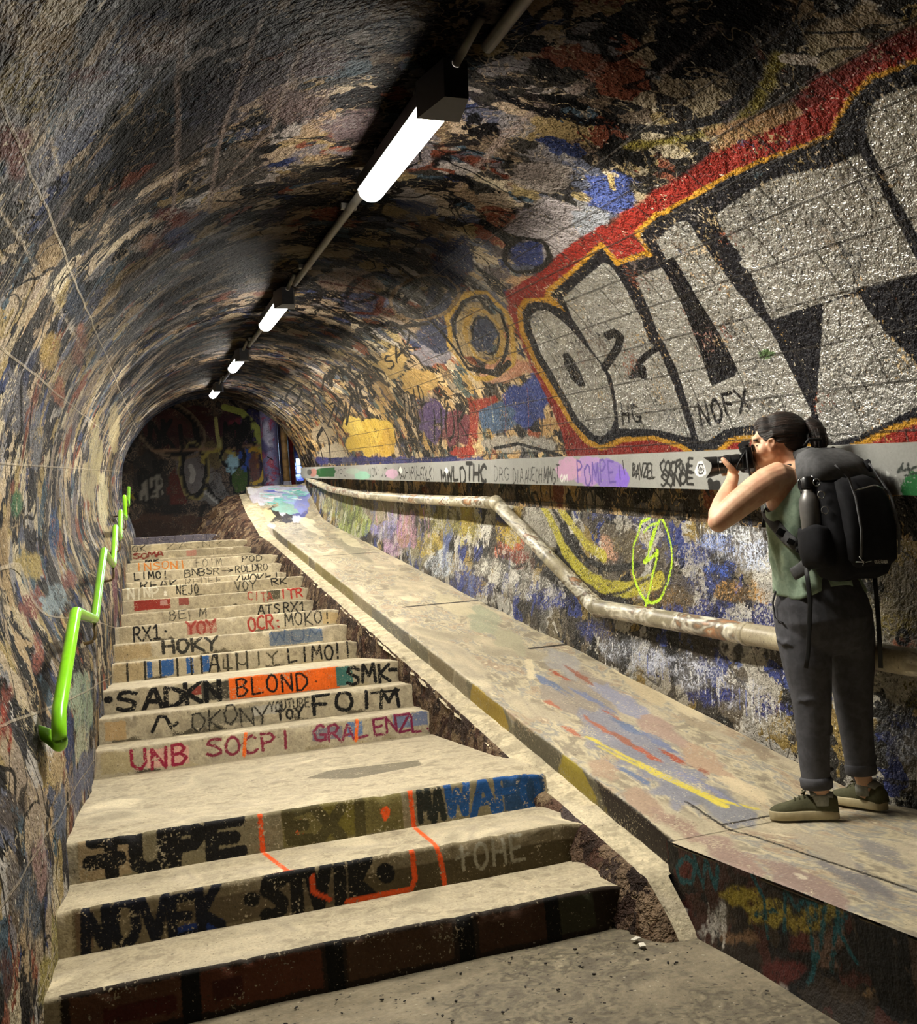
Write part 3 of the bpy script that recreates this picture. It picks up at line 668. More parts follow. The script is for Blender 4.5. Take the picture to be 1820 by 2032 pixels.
# ------------------------------------------------------------------ floors, far chamber
def flat(name, x0, x1, y0, y1, z, step, mat, label, paint=None, bumpy=.004):
    xs = np.arange(x0, x1+step, step); ys = np.arange(y0, y1+step, step)
    X, Y = np.meshgrid(xs, ys, indexing='ij')
    P = np.stack([X, Y, np.full_like(X, z)], -1)
    P[..., 2] += wob(P.reshape(-1, 3), bumpy, 5, 11).reshape(X.shape)
    me = grid_mesh(name, P, np.stack([X, Y], -1), paint.bake(np.stack([X, Y], -1).reshape(-1, 2)) if paint else None, True)
    return add_props(link(name, me, mat), label, None, None, 'structure')
flat('floor', -.75, 1.9, -2.6, 3.4, 0.0, .04, M_FLOOR, 'bare gritty concrete floor at the foot of the stairs')
flat('floor_upper', -3.2, 5.2, 17.3, 23.2, 3.19, .2, M_FLOOR, 'dark landing beyond the top of the stairs')

PB = Paint(lambda x, y: (lambda p: (p[0], p[2]))(onY(x, y, 22.0)))
for a in [(330, 850, 60, 40, '3a1512'), (380, 830, 50, 26, '45201a'), (460, 860, 50, 46, '3c1420'), (480, 850, 30, 20, '6a2030'), (300, 960, 40, 60, '2a2622'), (380, 930, 36, 50, '6f6664'), (430, 900, 26, 30, '6b5c3a'), (420, 970, 30, 34, '77736f'), (462, 920, 14, 20, '8fb0b8'), (488, 915, 16, 24, '2f4f9c'),
          (475, 950, 18, 30, '3a5216'), (505, 930, 12, 30, '6b4034'), (520, 910, 10, 24, '9a6a26'), (350, 970, 20, 40, '571e14'), (340, 1010, 60, 10, '171210'), (330, 1040, 90, 18, '4a2f20'), (300, 1050, 60, 16, '3a2418'), (510, 850, 30, 40, '2a2450'), (275, 985, 18, 6, '8a7a20'), (550, 880, 40, 80, '241d38'), (600, 890, 22, 60, '3d4690'), (590, 930, 14, 30, '8088c0')]:
    PB.blob(*a)
PB.ring(330, 850, 70, 46, .16, '0a0706', 2, 30); PB.ring(335, 850, 76, 52, .07, '7a6650', 2, 30)
PB.ring(385, 935, 26, 52, .13, '0a0807', 2, 0); PB.ring(385, 935, 30, 56, .05, '8a7c4a', 2, 0)
PB.poly([(356, 905), (376, 896), (396, 915), (402, 945), (392, 975), (372, 985), (366, 950), (356, 940)], '6f6866', 1)
PB.line([(378, 925), (384, 940), (380, 955)], .12, 'a8a29a', 2)
PB.line([(428, 830), (431, 860), (438, 895), (440, 915)], .09, 'b4ac6a', 2)
PB.line([(445, 808), (480, 818), (510, 850), (520, 890)], .16, 'a9ae52', 2)
PB.line([(300, 893), (400, 890), (470, 888), (520, 884)], .06, '8a6a50', 2)
PB.ring(435, 912, 34, 18, .08, 'a08f42', 2, 0, 160, 380); PB.ring(505, 925, 20, 34, .08, 'b8902c', 2, 0, -120, 100)
PB.ring(462, 905, 24, 22, .09, '0b0a0c', 2); PB.ring(476, 950, 18, 34, .06, '0c0f08', 2)
for a in [(457, 912, 6, 6), (467, 912, 6, 6), (457, 922, 6, 6), (466, 922, 6, 6), (463, 932, 5, 6)]: PB.blob(*a, '9fc4cc', 2)
PB.line([(405, 955), (425, 990), (450, 1000)], .12, '0a0908', 2); PB.line([(405, 975), (430, 998)], .06, 'b0aca4', 2)
PB.text('MKRNE', (445, 880), (505, 880), (445, 838), (505, 838), .10, '0a0808', 2, jit=.2)
PB.text('OKI', (300, 880), (370, 900), (290, 830), (370, 850), .10, '0c0706', 2, jit=.2)
PB.text('SNX', (270, 985), (320, 985), (275, 930), (320, 930), .12, '100d0c', 2, jit=.25); PB.text('MER', (280, 990), (325, 990), (280, 955), (325, 955), .05, '8a8478', 2, jit=.25)
xs = np.arange(-3.2, 5.25, .06); zs = np.arange(3.0, 8.0, .06)
Xg, Zg = np.meshgrid(xs, zs, indexing='ij'); Pk = np.stack([Xg, np.full_like(Xg, 22.0), Zg], -1)
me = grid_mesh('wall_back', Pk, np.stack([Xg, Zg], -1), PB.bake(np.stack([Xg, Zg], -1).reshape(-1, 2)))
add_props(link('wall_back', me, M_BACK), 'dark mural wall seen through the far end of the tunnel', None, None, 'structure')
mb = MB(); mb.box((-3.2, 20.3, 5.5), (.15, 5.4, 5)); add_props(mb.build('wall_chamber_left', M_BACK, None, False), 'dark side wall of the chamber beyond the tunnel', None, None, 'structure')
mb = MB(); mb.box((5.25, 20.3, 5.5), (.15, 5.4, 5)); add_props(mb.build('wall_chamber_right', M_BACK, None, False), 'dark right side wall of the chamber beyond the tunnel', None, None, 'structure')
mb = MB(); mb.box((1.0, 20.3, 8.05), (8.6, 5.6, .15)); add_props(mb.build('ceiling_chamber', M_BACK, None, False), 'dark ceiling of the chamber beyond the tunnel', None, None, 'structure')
# round columns and the bright window
t = empty('painted_column', (2.42, 19.7, 3.19))
add_props(t, 'thick violet and blue painted round column at the head of the ramp', 'column')
mb = MB(); mb.cyl((2.42, 19.7, 3.19), (2.42, 19.7, 7.98), .185, seg=28); mb.build('shaft', M_COLUMN, t)
pc = Paint(); mb = MB(); mb.cyl((2.42, 19.7, 3.19), (2.42, 19.7, 3.32), .215, seg=28); mb.build('foot', M_COLUMN, t)
mb = MB(); mb.tube([(2.42+.187*math.sin(a), 19.7-.187*math.cos(a), 5.05-.02*i) for i, a in enumerate([-.5, -.35, -.2, -.05, .1])], .012, 6); mb.build('painted_letters', plain('black_paint', '0c0b10'), t)
t = empty('steel_post', (2.76, 19.9, 3.19)); add_props(t, 'thin brown rusty post just right of the violet column', 'post')
mb = MB(); mb.cyl((2.76, 19.9, 3.19), (2.76, 19.9, 7.98), .075); mb.build('shaft', M_COLUMN2, t)
mb = MB(); mb.cyl((2.76, 19.9, 4.3), (2.76, 19.9, 4.55), .09); mb.build('collar', plain('pale_collar', 'a9a7b4'), t)
t = empty('red_panel', (2.98, 20.6, 3.19)); add_props(t, 'narrow panel with red and cream stripes beside the brown post', 'panel')
mb = MB(); mb.box((2.98, 20.6, 5.2), (.17, .05, 4.0)); mb.build('board', plain('cream_board', '9a9488', var=.5, scale=5), t, False)
mb = MB(); mb.box((3.0, 20.57, 5.3), (.09, .02, 3.4)); mb.build('red_stripe', plain('red_board', '8a1f1a', var=.5, scale=5), t, False)
W0 = empty('window_1', (3.45, 21.9, 5.3)); add_props(W0, 'small bluish lit window at the far end above the channel', None, None, 'structure')
mb = MB()
for i in range(2):
    for j in range(2): mb.box((3.33+.13*i, 21.86, 5.15+.20*j), (.11, .02, .17))
mb.build('pane', glow('window_glow', (.55, .80, 1.0), .45), W0, False)
mb = MB()
for i in range(3): mb.box((3.265+.13*i, 21.85, 5.25), (.025, .06, .45))
for j in range(3): mb.box((3.395, 21.85, 5.05+.20*j), (.30, .06, .025))
mb.build('window_frame', plain('pale_frame', '5a66a0'), W0, False)
la = bpy.data.lights.new('window_daylight', 'AREA'); la.energy = 30; la.color = (.55, .72, 1.0); la.size = .5; la.size_y = 1.0; la.shape = 'RECTANGLE'
lo = bpy.data.objects.new('window_daylight', la); COL.objects.link(lo); lo.location = (3.45, 21.75, 5.4)
lo.rotation_euler = (math.radians(-72), 0, math.radians(-14)); lo.parent = W0; lo.matrix_parent_inverse = Matrix.Translation(W0.location).inverted()

# ------------------------------------------------------------------ staircase
def x_at(k, xp, f=.5):
    Y, z = STEP_Y[k], RISE*(k+f); lo, hi = -2.0, 4.0
    for _ in range(40):
        m = (lo+hi)/2; P = np.array([m, Y, z-EYE]); q = P@CR/(P@_f)
        if IW/2+FOC*q < xp: lo = m
        else: hi = m
    return lo
RP = [Paint((lambda Y: (lambda x, y: (lambda p: (p[0], p[2]))(onY(x, y, Y))))(Y)) for Y in STEP_Y]
def rt(k, s, x0, x1, f0, f1, wd, col, jit=.08, gap=.3, layer=2):
    X0, X1 = x_at(k, x0), x_at(k, x1); z = RISE*k
    RP[k].text(s, (X0, z+f0*RISE), (X1, z+f0*RISE), (X0, z+f1*RISE), (X1, z+f1*RISE), wd, col, layer, gap, jit, raw=True)
def rb(k, x0, x1, f0, f1, col, layer=0):
    X0, X1 = x_at(k, x0), x_at(k, x1); z = RISE*k; n = 8
    up = [(X0+(X1-X0)*i/n, z+RISE*(f1+.05*(random.random()-.5))) for i in range(n+1)]
    dn = [(X1-(X1-X0)*i/n, z+RISE*(f0+.05*(random.random()-.5))) for i in range(n+1)]
    RP[k].poly(up+dn, col, layer, raw=True)
BK = '0e0d0d'
# lowest riser: dark with rounded rusty shapes
rb(0, 120, 1250, -.1, 1.1, '2a2119')
for x0, x1, c in [(140, 370, '5a3c2a'), (395, 640, '5e3626'), (690, 900, '4d3828'), (950, 1090, '452e20'), (1105, 1180, '3a3a2a')]: rb(0, x0, x1, .12, .92, c, 1)
for x in (380, 665, 925, 1098): rt(0, 'I', x-10, x+10, 0, 1, .06, '0a0908')
rb(0, 205, 350, .25, .6, '4a1d14', 1); rb(0, 420, 480, .3, .7, '45201a', 1)
rb(1, 145, 1165, -.1, 1.1, '736850'); rb(1, 700, 1165, -.1, .6, '4a4029'); rb(1, 300, 700, .1, .7, '574c38')
rb(1, 150, 185, .1, .95, '6d5a46', 1)
rt(1, 'NOVEK', 165, 440, .02, .95, .036, '0c0f1c', .1, .12); rb(1, 345, 440, .0, .22, '1a3270', 1)
rt(1, '*STVIK', 480, 735, .05, .95, .05, '0e0d0c', .1, .2); rt(1, '*', 755, 780, .1, .9, .07, '0d0c0b')
ORG = 'e0541c'
RP[1].line([(818, 1690), (824, 1745), (815, 1765), (760, 1775), (690, 1790)], .022, ORG)
RP[1].line([(620, 1740), (622, 1770), (655, 1785)], .018, 'c8481a'); RP[1].line([(868, 1680), (878, 1720), (884, 1765)], .02, ORG)
rt(1, '+OHE', 905, 1040, .25, .9, .014, '8f8a78', .06)
rb(2, 155, 1080, -.1, 1.1, '7d745a'); rb(2, 560, 800, 0, 1, '6a6136'); rb(2, 155, 260, .0, 1., '9c8868')
rt(2, 'TUPE', 185, 480, .06, .92, .055, '131212', .05, .12); rt(2, '-', 172, 240, .3, .6, .06, '131212'); rb(2, 640, 720, .1, .9, '6b6228', 1)
RP[2].line([(516, 1618), (519, 1660), (523, 1700)], .02, ORG); RP[2].line([(814, 1570), (818, 1605), (822, 1640)], .022, ORG)
RP[2].blob(595, 1639, 11, 12, 'e85a1e', 2); RP[2].blob(765, 1613, 9, 14, 'e85a1e', 2)
rt(2, 'EXI', 570, 740, .1, .9, .05, '4a4324', .15); rt(2, 'MA', 832, 880, .1, .9, .03, '22251f', .1)
rb(2, 1000, 1085, 0, 1., '27466a', 0); rt(2, 'WAFO', 888, 1075, .05, .98, .035, '1f4e86', .08, .15)
# the first flight above the landing
CRM = '8c1f38'
rb(3, 200, 265, .1, .9, 'a89a76'); rb(3, 290, 375, .12, .8, 'cfa090', 1); rb(3, 620, 680, .3, .8, '76727a', 1); rb(3, 780, 850, .4, .95, '6d7690', 1); rb(3, 690, 720, .3, .9, '5f79a0', 1)
rt(3, 'UNB', 258, 372, .12, .86, .020, CRM, .06, .2); rt(3, 'SOCPI', 410, 582, .2, .85, .018, '7c2a3c', .12, .1); rt(3, 'GRAL', 622, 730, .2, .85, .018, '7c2a44', .12, .12); rt(3, 'ENZL.', 740, 862, .2, .88, .018, '742040', .12, .12)
for x in (486, 708):
    X = x_at(3, x); RP[3].line([(X-.01, RISE*3+.02), (X+.01, RISE*3.95)], .022, 'ea6a1e', 2, raw=True)
rb(4, 208, 250, .1, .85, 'b0946a', 1); rb(4, 500, 560, .4, .8, 'a5a094', 1); rb(4, 380, 520, .2, .8, '7a7361')
rt(4, '~', 302, 352, .2, .85, .022, BK, 0); rt(4, 'OKONY', 378, 535, .1, .88, .012, '26241e', .15, .1); rt(4, 'YOUTUBE', 535, 615, .5, .9, .010, '22211c', .08, .2); rt(4, 'TOY', 548, 600, .1, .5, .016, BK, .06)
rt(4, 'FOiM'.upper(), 618, 790, .1, .9, .026, BK, .08, .25); rt(4, '-', 730, 800, .6, .95, .018, BK, 0)
rb(5, 455, 672, .02, .98, 'ec6a1c', 1); rb(5, 668, 700, .1, .95, '3f6f68', 1); rb(5, 400, 455, .1, .9, '4a463c', 1); rb(5, 380, 400, .4, .8, '8a4034', 1)
rt(5, 'S', 232, 272, .1, .9, .03, BK, .06); rt(5, '*', 205, 225, .3, .9, .05, BK); rt(5, 'ADKN', 285, 440, .05, .92, .034, BK, .08, .12); rt(5, 'BLOND', 468, 610, .15, .9, .016, BK, .06, .2); rt(5, '.', 622, 632, .4, .8, .014, BK, 0)
rt(5, 'SMK', 688, 775, .1, .9, .026, BK, .06, .2); rt(5, '-', 770, 806, .35, .8, .03, BK, 0)
rb(6, 225, 285, .05, .95, 'b09d78', 0); 
for x0, x1 in [(292, 302), (320, 345), (370, 384), (400, 416)]: rb(6, x0, x1, .1, .95, '2f5a94', 1)
for x in (253, 288, 318, 352, 380, 400, 432, 452, 470, 490): rt(6, 'I', x-5, x+5, 0, .95, .018, '2a2820', .05)
rt(6, 'A', 415, 436, .1, .95, .016, BK, .04); rt(6, 'LUIY', 440, 552, .2, .85, .014, '45402f', .2); rt(6, 'LIMO', 570, 662, .12, .9, .018, BK, .07, .22); rt(6, '!', 664, 676, .1, .95, .02, BK, 0); rt(6, 'I', 684, 696, .1, .95, .016, BK, .02)
rb(7, 535, 640, .1, .9, '66707c', 1); rb(7, 228, 300, .1, .9, 'a5916c', 0); rt(7, 'HOKY', 322, 432, .2, .95, .028, '2c2a24', .1, .15); rt(7, 'WUM', 540, 640, .3, .9, .014, '4a5a70', .15)
rb(8, 236, 262, .1, .9, '9d9074', 1); rt(8, 'RX1', 264, 318, .12, .92, .018, BK, .05, .22); rt(8, '*', 324, 334, .3, .7, .022, BK, 0); rb(8, 372, 430, .2, .9, 'a07060', 1); rt(8, 'YOY', 370, 428, .2, .92, .024, '8c3a30', .06, .1); rt(8, 'OCR:', 492, 560, .1, .88, .02, '96342a', .1, .15); rt(8, 'MOKO!', 565, 658, .15, .9, .014, '24221c', .1, .2); rb(8, 640, 680, .1, .8, 'b09a70', 1)
rt(9, 'ATS', 512, 556, .2, .85, .016, BK, .05, .25); rt(9, 'RX1', 562, 606, .2, .88, .016, BK, .05, .25); rt(9, 'BELM', 335, 410, .25, .9, .012, '35322a', .2)
rb(10, 266, 338, .25, .95, '8a3026', 1); rb(10, 318, 332, .5, .85, 'b88a80', 2); rb(10, 355, 375, .4, .9, '8a4a40', 1); rt(10, 'CITA', 492, 540, .3, .9, .014, 'a04436', .15); rt(10, 'ITR', 556, 600, .3, .95, .02, 'a83028', .06, .2); rb(10, 530, 556, .3, .95, '55503f', 1)
rt(11, 'NINP', 252, 315, .2, 1., .02, 'd6d0bc', .15, .1); rt(11, ':', 322, 336, .3, .7, .03, 'e6e0d0', 0); rt(11, 'NEJO', 350, 394, .3, .95, .014, '26241f', .1); rt(11, 'VOY', 466, 508, .3, 1., .014, '3a3830', .12); rt(11, 'RK', 538, 570, .5, 1., .016, '22201c', .15)
rt(12, 'REAK', 278, 352, .3, 1.05, .018, '22201b', .05, .2); rt(12, 'REDEE', 368, 440, .3, 1.05, .009, '2e2c26', .05, .3); rt(12, '/WOKE!', 465, 556, .3, 1., .016, '1c1a17', .08, .12)
rt(13, 'LIMO!', 266, 334, .35, .95, .018, BK, .06, .25); rt(13, 'BNBSR', 366, 436, .35, .95, .014, BK, .12, .05); rt(13, '>', 438, 464, .4, .8, .012, BK, 0); rt(13, 'ROLDRO', 467, 532, .35, .98, .014, BK, .1, .12)
rt(14, 'INSONI', 268, 370, .3, .95, .018, 'b8702c', .1, .15); rt(14, 'FOIM', 388, 440, .3, .98, .009, '35332b', .08, .25); rt(14, 'POD', 480, 520, .45, .95, .014, '1b1916', .06, .2)
rt(15, 'MK', 288, 318, .6, 1., .02, '1c1a17', .1); rt(16, 'SOMA', 264, 324, .4, .95, .022, '7a2820', .15, .1); rb(16, 370, 390, .3, .9, 'b08070', 1); rt(16, 'IT', 420, 434, .3, .9, .012, '3a362c', .1)
rt(17, 'OK', 262, 290, .3, .95, .016, '26241f', .08); rt(17, 'ZASNY', 330, 440, .3, .95, .012, '57523f', .15); rb(17, 300, 330, .3, .9, 'c4b898', 1)
rb(18, 255, 440, 0, 1.1, '3a3844'); rt(18, 'OCONDRB', 280, 430, .3, .95, .016, '17171c', .15)
rb(19, 255, 430, 0, 1.1, '4a4650'); rt(19, 'NALIT', 290, 420, .3, .95, .012, '2a2830', .15)
for k in range(3, 18):
    for _ in range(5):
        x = random.uniform(-.4, STEP_R[k]-.2); z = RISE*k
        RP[k].poly([(x+random.uniform(-.02, .02)+i*.03, z+RISE*random.uniform(0, .25)) for i in range(5)]+[(x+.2, z-.02), (x, z-.02)], random.choice(['4f4839', '9a8d70', '5c5442', 'b0a281']), 0, raw=True)
# orange runs and blotches on treads
TP = [Paint() for _ in STEP_Y]
TP[1].line([(x_at(2, 523, 0), STEP_Y[2]-.01), (x_at(2, 548, 0), STEP_Y[1]+.02)], .02, ORG, 2, raw=True)
TP[1].line([(x_at(2, 822, 0), STEP_Y[2]-.01), (x_at(1, 868, 1), STEP_Y[1]+.01)], .02, ORG, 2, raw=True)
px_, py_ = onZ(605, 1545, .48)[:2], onZ(835, 1513, .48)[:2]
TP[2].poly([tuple(px_), tuple(onZ(650, 1530, .48)[:2]), tuple(onZ(830, 1508, .48)[:2]), tuple(onZ(838, 1518, .48)[:2]), tuple(onZ(700, 1545, .48)[:2])], '6f6754', 0, raw=True)
STAIR = empty('staircase', (.65, STEP_Y[0], 0))
add_props(STAIR, 'worn concrete staircase with spray-painted tags on every riser', 'stairs')
for k, Y0 in enumerate(STEP_Y):
    Y1 = STEP_Y[k+1]+.03 if k < 19 else Y0+.9
    zb, zt = RISE*k-.03, RISE*(k+1)
    nx = 300 if k < 9 else (220 if k < 15 else 120)
    xs = np.linspace(-.44, STEP_R[k]+.01, nx)
    fr = [(Y0, z, 0) for z in np.linspace(zb, zt-.012, 24 if k < 15 else 12)]
    fr += [(Y0+.002, zt-.007, 1), (Y0+.006, zt-.002, 1), (Y0+.013, zt, 1)]
    ny = max(5, int((Y1-Y0)/(.03 if k < 6 else .06)))
    fr += [(y, zt, 2) for y in np.linspace(Y0+.03, Y1, ny)]
    nr = len(fr)
    P = np.zeros((nx, nr, 3)); U = np.zeros((nx, nr, 2)); UT = np.zeros((nx, nr, 2)); isT = np.zeros((nx, nr), bool)
    for j, (y, z, fl) in enumerate(fr):
        P[:, j, 0] = xs; P[:, j, 1] = y; P[:, j, 2] = z
        U[:, j] = np.stack([xs, np.full(nx, z)], -1); UT[:, j] = np.stack([xs, np.full(nx, y)], -1); isT[:, j] = fl == 2
    F = P.reshape(-1, 3)
    edge = np.exp(-((F[:, 1]-Y0)**2+(F[:, 2]-zt)**2)/.0009)
    chip = np.maximum(0, wob(F*[1, .2, .2], 1, 9, 20+k)-.35)*.022+np.maximum(0, wob(F*[1, .3, .3], 1, 30, 50+k)-.3)*.009
    rbk = sstep(.14, .0, STEP_R[k]+.01-F[:, 0])*.028
    F[:, 1] += edge*chip+wob(F, .0025, 6, k)+rbk*(F[:, 2] > zb+.03)*1.0
    F[:, 2] -= edge*chip*.8+(rbk*.8)*(F[:, 1] < Y0+.2)
    F[:, 2] += wob(F, .002, 4, 90+k)*(F[:, 2] > zt-.02)
    ba, bb = RP[k].bake(U.reshape(-1, 2)), TP[k].bake(UT.reshape(-1, 2)); m = isT.reshape(-1)
    mix = [(np.where(m, b[0], a[0]), np.where(m[:, None], b[1], a[1])) for a, b in zip(ba, bb)]
    me = grid_mesh('step', P, U, mix, False)
    link('step', me, M_TREAD, STAIR)

# ------------------------------------------------------------------ rubble bank and smooth kerb between stairs and ramp
def tread_z(Y):
    k = np.searchsorted(np.array(STEP_Y), Y)
    return RISE*k
def kerb_z(Y): return np.maximum(-.06, np.interp(Y, [-3, 3.02, 3.12, 3.24, 15.6, 17.0, 18.6], [-.06, -.05, .07, .185, 2.92, 3.55, 4.12]))
ys = np.concatenate([np.arange(3.0, 8, .014), np.arange(8, 18.6, .035)])
xr = np.interp(ys, STEP_Y, STEP_R); xr = np.where(ys < STEP_Y[0], 1.70, xr)
xr = np.interp(ys, [2.2, 3.2, 4, 5, 6, 7, 8, 10, 12, 13.5, 14.6, 15.4, 16.4, 16.9, 17.6, 18.6], [1.60, 1.63, 1.665, 1.70, 1.72, 1.73, 1.70, 1.66, 1.68, 1.62, 1.46, 1.39, 1.20, 1.02, .85, .3])
vs = np.linspace(0, 1, 40)
Yg, Vg = np.meshgrid(ys, vs, indexing='ij')
xk = np.interp(ys, [2, 3, 3.3, 4.2, 6, 14.5, 16, 17, 18.6], [1.72, 1.72, 1.70, 1.69, 1.70, 1.70, 1.62, 1.56, 1.60])
tz = np.convolve(np.pad(tread_z(ys), 3, mode='edge'), np.ones(7)/7, 'valid')-.05
kz = kerb_z(ys)
Xg = xr[:, None]-.05+(xk-xr+.05)[:, None]*Vg
Zg = tz[:, None]+(kz-tz)[:, None]*sstep(0.05, .95, Vg)**.85
P = np.stack([Xg, Yg, Zg], -1); F = P.reshape(-1, 3)
amp = (.35+.65*np.sin(np.pi*Vg)).reshape(-1)
hgt = np.clip(np.abs(kz-tz)*2.5, .35, 1.6)[:, None].repeat(len(vs), 1).reshape(-1)
d = (wob(F, .028, 6, 4)+wob(F, .022, 17, 5)+wob(F, .012, 42, 6))*amp*hgt
P[..., 2] += d.reshape(Xg.shape); P[..., 0] -= np.abs(d).reshape(Xg.shape)*.6
add_props(link('rubble_bank', grid_mesh('rubble_bank', P, np.stack([Xg, Yg], -1), None, True), M_BANK), 'crumbling reddish brown rubble edge between the steps and the pale kerb', 'rubble edge')
us = np.linspace(0, 1, 9)
Yg, Ug = np.meshgrid(ys, us, indexing='ij')
xrt = np.where(ys < 3.235, 1.80, 1.87)
Xg = xk[:, None]-.012+(xrt-xk)[:, None]*Ug
Zg = kz[:, None]+.012*Ug-.02*(1-Ug)**4
P = np.stack([Xg, Yg, Zg], -1); P[..., 2] += wob(P.reshape(-1, 3), .007, 6, 9).reshape(Xg.shape); P[..., 0] += (wob(P.reshape(-1, 3), .022, 7, 19)+wob(P.reshape(-1, 3), .010, 25, 18)).reshape(Xg.shape)*(Ug < .2)
add_props(link('kerb', grid_mesh('kerb', P, np.stack([Xg, Yg], -1), None, True), M_STRINGER), 'pale smooth concrete kerb running uphill along the left edge of the ramp', 'kerb')

# ------------------------------------------------------------------ ramp with level platform and steep upper end
RA = empty('ramp', (2.3, 3.2, 0)); add_props(RA, 'long concrete ramp with faded paint rising along the right wall', 'ramp')
PT = Paint(ramp_px)
for a in [(1150, 1380, 70, 50, '8f8578'), (1200, 1450, 60, 40, '85848c'), (1280, 1500, 70, 40, '7f7f88'), (1350, 1560, 70, 40, '82828a'), (1440, 1600, 80, 30, '7c7c80'), (1480, 1570, 60, 16, 'c4b494'), (1400, 1510, 60, 20, 'a89078'), (1300, 1440, 60, 20, 'a18a7c'), (1230, 1390, 60, 16, '8c8c9a'),
          (1120, 1320, 40, 20, '9a9690'), (1010, 1270, 40, 20, 'a09a80'), (960, 1230, 40, 24, '93947c'), (900, 1200, 40, 16, 'b3a98c'), (1200, 1530, 40, 20, 'a08a74'), (1270, 1590, 50, 24, '9c8672'), (1350, 1640, 60, 20, '9a8272'), (1450, 1700, 80, 24, '937c70'), (1600, 1760, 100, 24, '8f7a70'), (1700, 1740, 80, 20, '787472'), (1640, 1690, 80, 16, 'a59a86'), (1760, 1700, 60, 16, '85807a'),
          (700, 1090, 40, 10, '8a8470'), (740, 1080, 30, 8, 'b7ac8c'), (690, 1070, 30, 8, 'c0b698'), (620, 1050, 30, 6, 'c9c0a4'), (1500, 1480, 40, 16, '8a7c68'), (1380, 1430, 40, 16, '9a8c74'), (1280, 1370, 60, 14, 'b7a888'), (1350, 1400, 50, 10, 'c4b696')]:
    PT.blob(*a, layer=0, ang=30, rough=.3) if len(a) == 5 else None
for a in [((1165, 1462), (1250, 1505), (1350, 1555), (1420, 1585), (1500, 1605)), ((1185, 1480), (1300, 1535), (1440, 1600))]:
    PT.line(a, .03, 'c9b848', 1)
for a in [(1170, 1430, 14, 5), (1195, 1445, 16, 5), (1240, 1470, 18, 5), (1290, 1500, 20, 6), (1395, 1530, 10, 5), (1150, 1340, 18, 5), (1110, 1340, 16, 4), (1215, 1420, 14, 4), (1330, 1500, 20, 5), (1100, 1400, 12, 4), (1140, 1455, 12, 4)]:
    PT.blob(a[0], a[1], a[2]*1.8, a[3]*.9, random.choice(['9a4a30', 'a06048', 'a5583e', '8c5a48']), 1, 31, .5)
for a in [(1240, 1440, 30, 6), (1320, 1480, 30, 6), (1370, 1545, 30, 5), (1180, 1390, 30, 6), (1090, 1355, 26, 6), (1260, 1540, 30, 6), (1420, 1570, 40, 5)]:
    PT.blob(a[0], a[1], a[2]*1.6, a[3], random.choice(['6f7690', '7d7f94', '64708a']), 1, 30, .5)
for a in [((643, 1103), (752, 1096)), ((802, 1205), (957, 1191), (975, 1204)), ((1053, 1287), (1140, 1277), (1190, 1284)), ((1431, 1637), (1480, 1629), (1545, 1616), (1660, 1596), (1700, 1590)), ((1431, 1637), (1500, 1662), (1600, 1697), (1759, 1748), (1830, 1775)), ((1360, 1590), (1431, 1637))]:
    PT.line(a, .014 if min(p[1] for p in a) > 1500 else .045, '2c261d', 2)
for a in [((1050, 1310), (1055, 1345)), ((1340, 1350), (1400, 1370)), ((1220, 1330), (1400, 1400), (1560, 1470))]:
    PT.line(a, .05, 'cabd9c', 1)
PT.blob(1590, 1740, 14, 4, 'c9bda6', 1, 20); PT.blob(1640, 1610, 0.1, .1, '000000', 2)
# upper steep end: pale blue and turquoise over black
for a in [(560, 985, 50, 14, 'b9bcd6'), (600, 980, 16, 16, '8f95d0'), (550, 990, 30, 8, '8fc4c4'), (575, 1000, 24, 8, '7fb0a8'), (530, 985, 20, 8, '8a93c4'), (545, 1020, 20, 16, '33302c'), (570, 1025, 14, 14, '38363c'), (595, 1015, 18, 14, '565a98'), (590, 1030, 10, 8, 'b9c0d8'), (560, 1015, 8, 8, 'c9ccd8'), (505, 990, 12, 10, 'c4c0cc'), (520, 1020, 14, 12, 'b0a07c'), (530, 1045, 16, 8, 'cfc7bc'), (610, 1035, 14, 8, 'cfc6a8')]:
    PT.blob(*a)
for a in [(560, 975, 60, 10, 'c4c8e0'), (520, 985, 22, 16, 'c9c6d4'), (585, 985, 26, 14, '9fb4dc'), (500, 975, 12, 8, 'd8d8e0'), (570, 1010, 30, 10, '8fb8b0'), (600, 1000, 14, 20, '8a92d0'), (530, 1025, 14, 14, 'c4b890')]: PT.blob(*a)
for i in range(34):
    x, y = random.uniform(515, 600), random.uniform(968, 1005); PT.line([(x, y), (x+18, y+random.uniform(-3, 3))], .05, random.choice(['8fdcd8', 'cfe6ea', '5fc0b8', 'f0f2f6', '6f78c8', 'a8d8e0']), 2)
def rampgrid():
    yy = np.concatenate([np.arange(-2.6, 1.6, .1), np.arange(1.6, 6, .016), np.arange(6, 10, .03), np.arange(10, 18.55, .05)])
    lft = np.where(yy < 3.22, 1.803, np.interp(yy, [3.22, 3.25, 15.5, 18.5], [1.803, 1.83, 1.83, 1.735]))
    return yy, lft
yy, lft = rampgrid()
def zfun(Yv): return ramp_z(Yv)
nx = 110; tt = np.linspace(0, 1, nx)
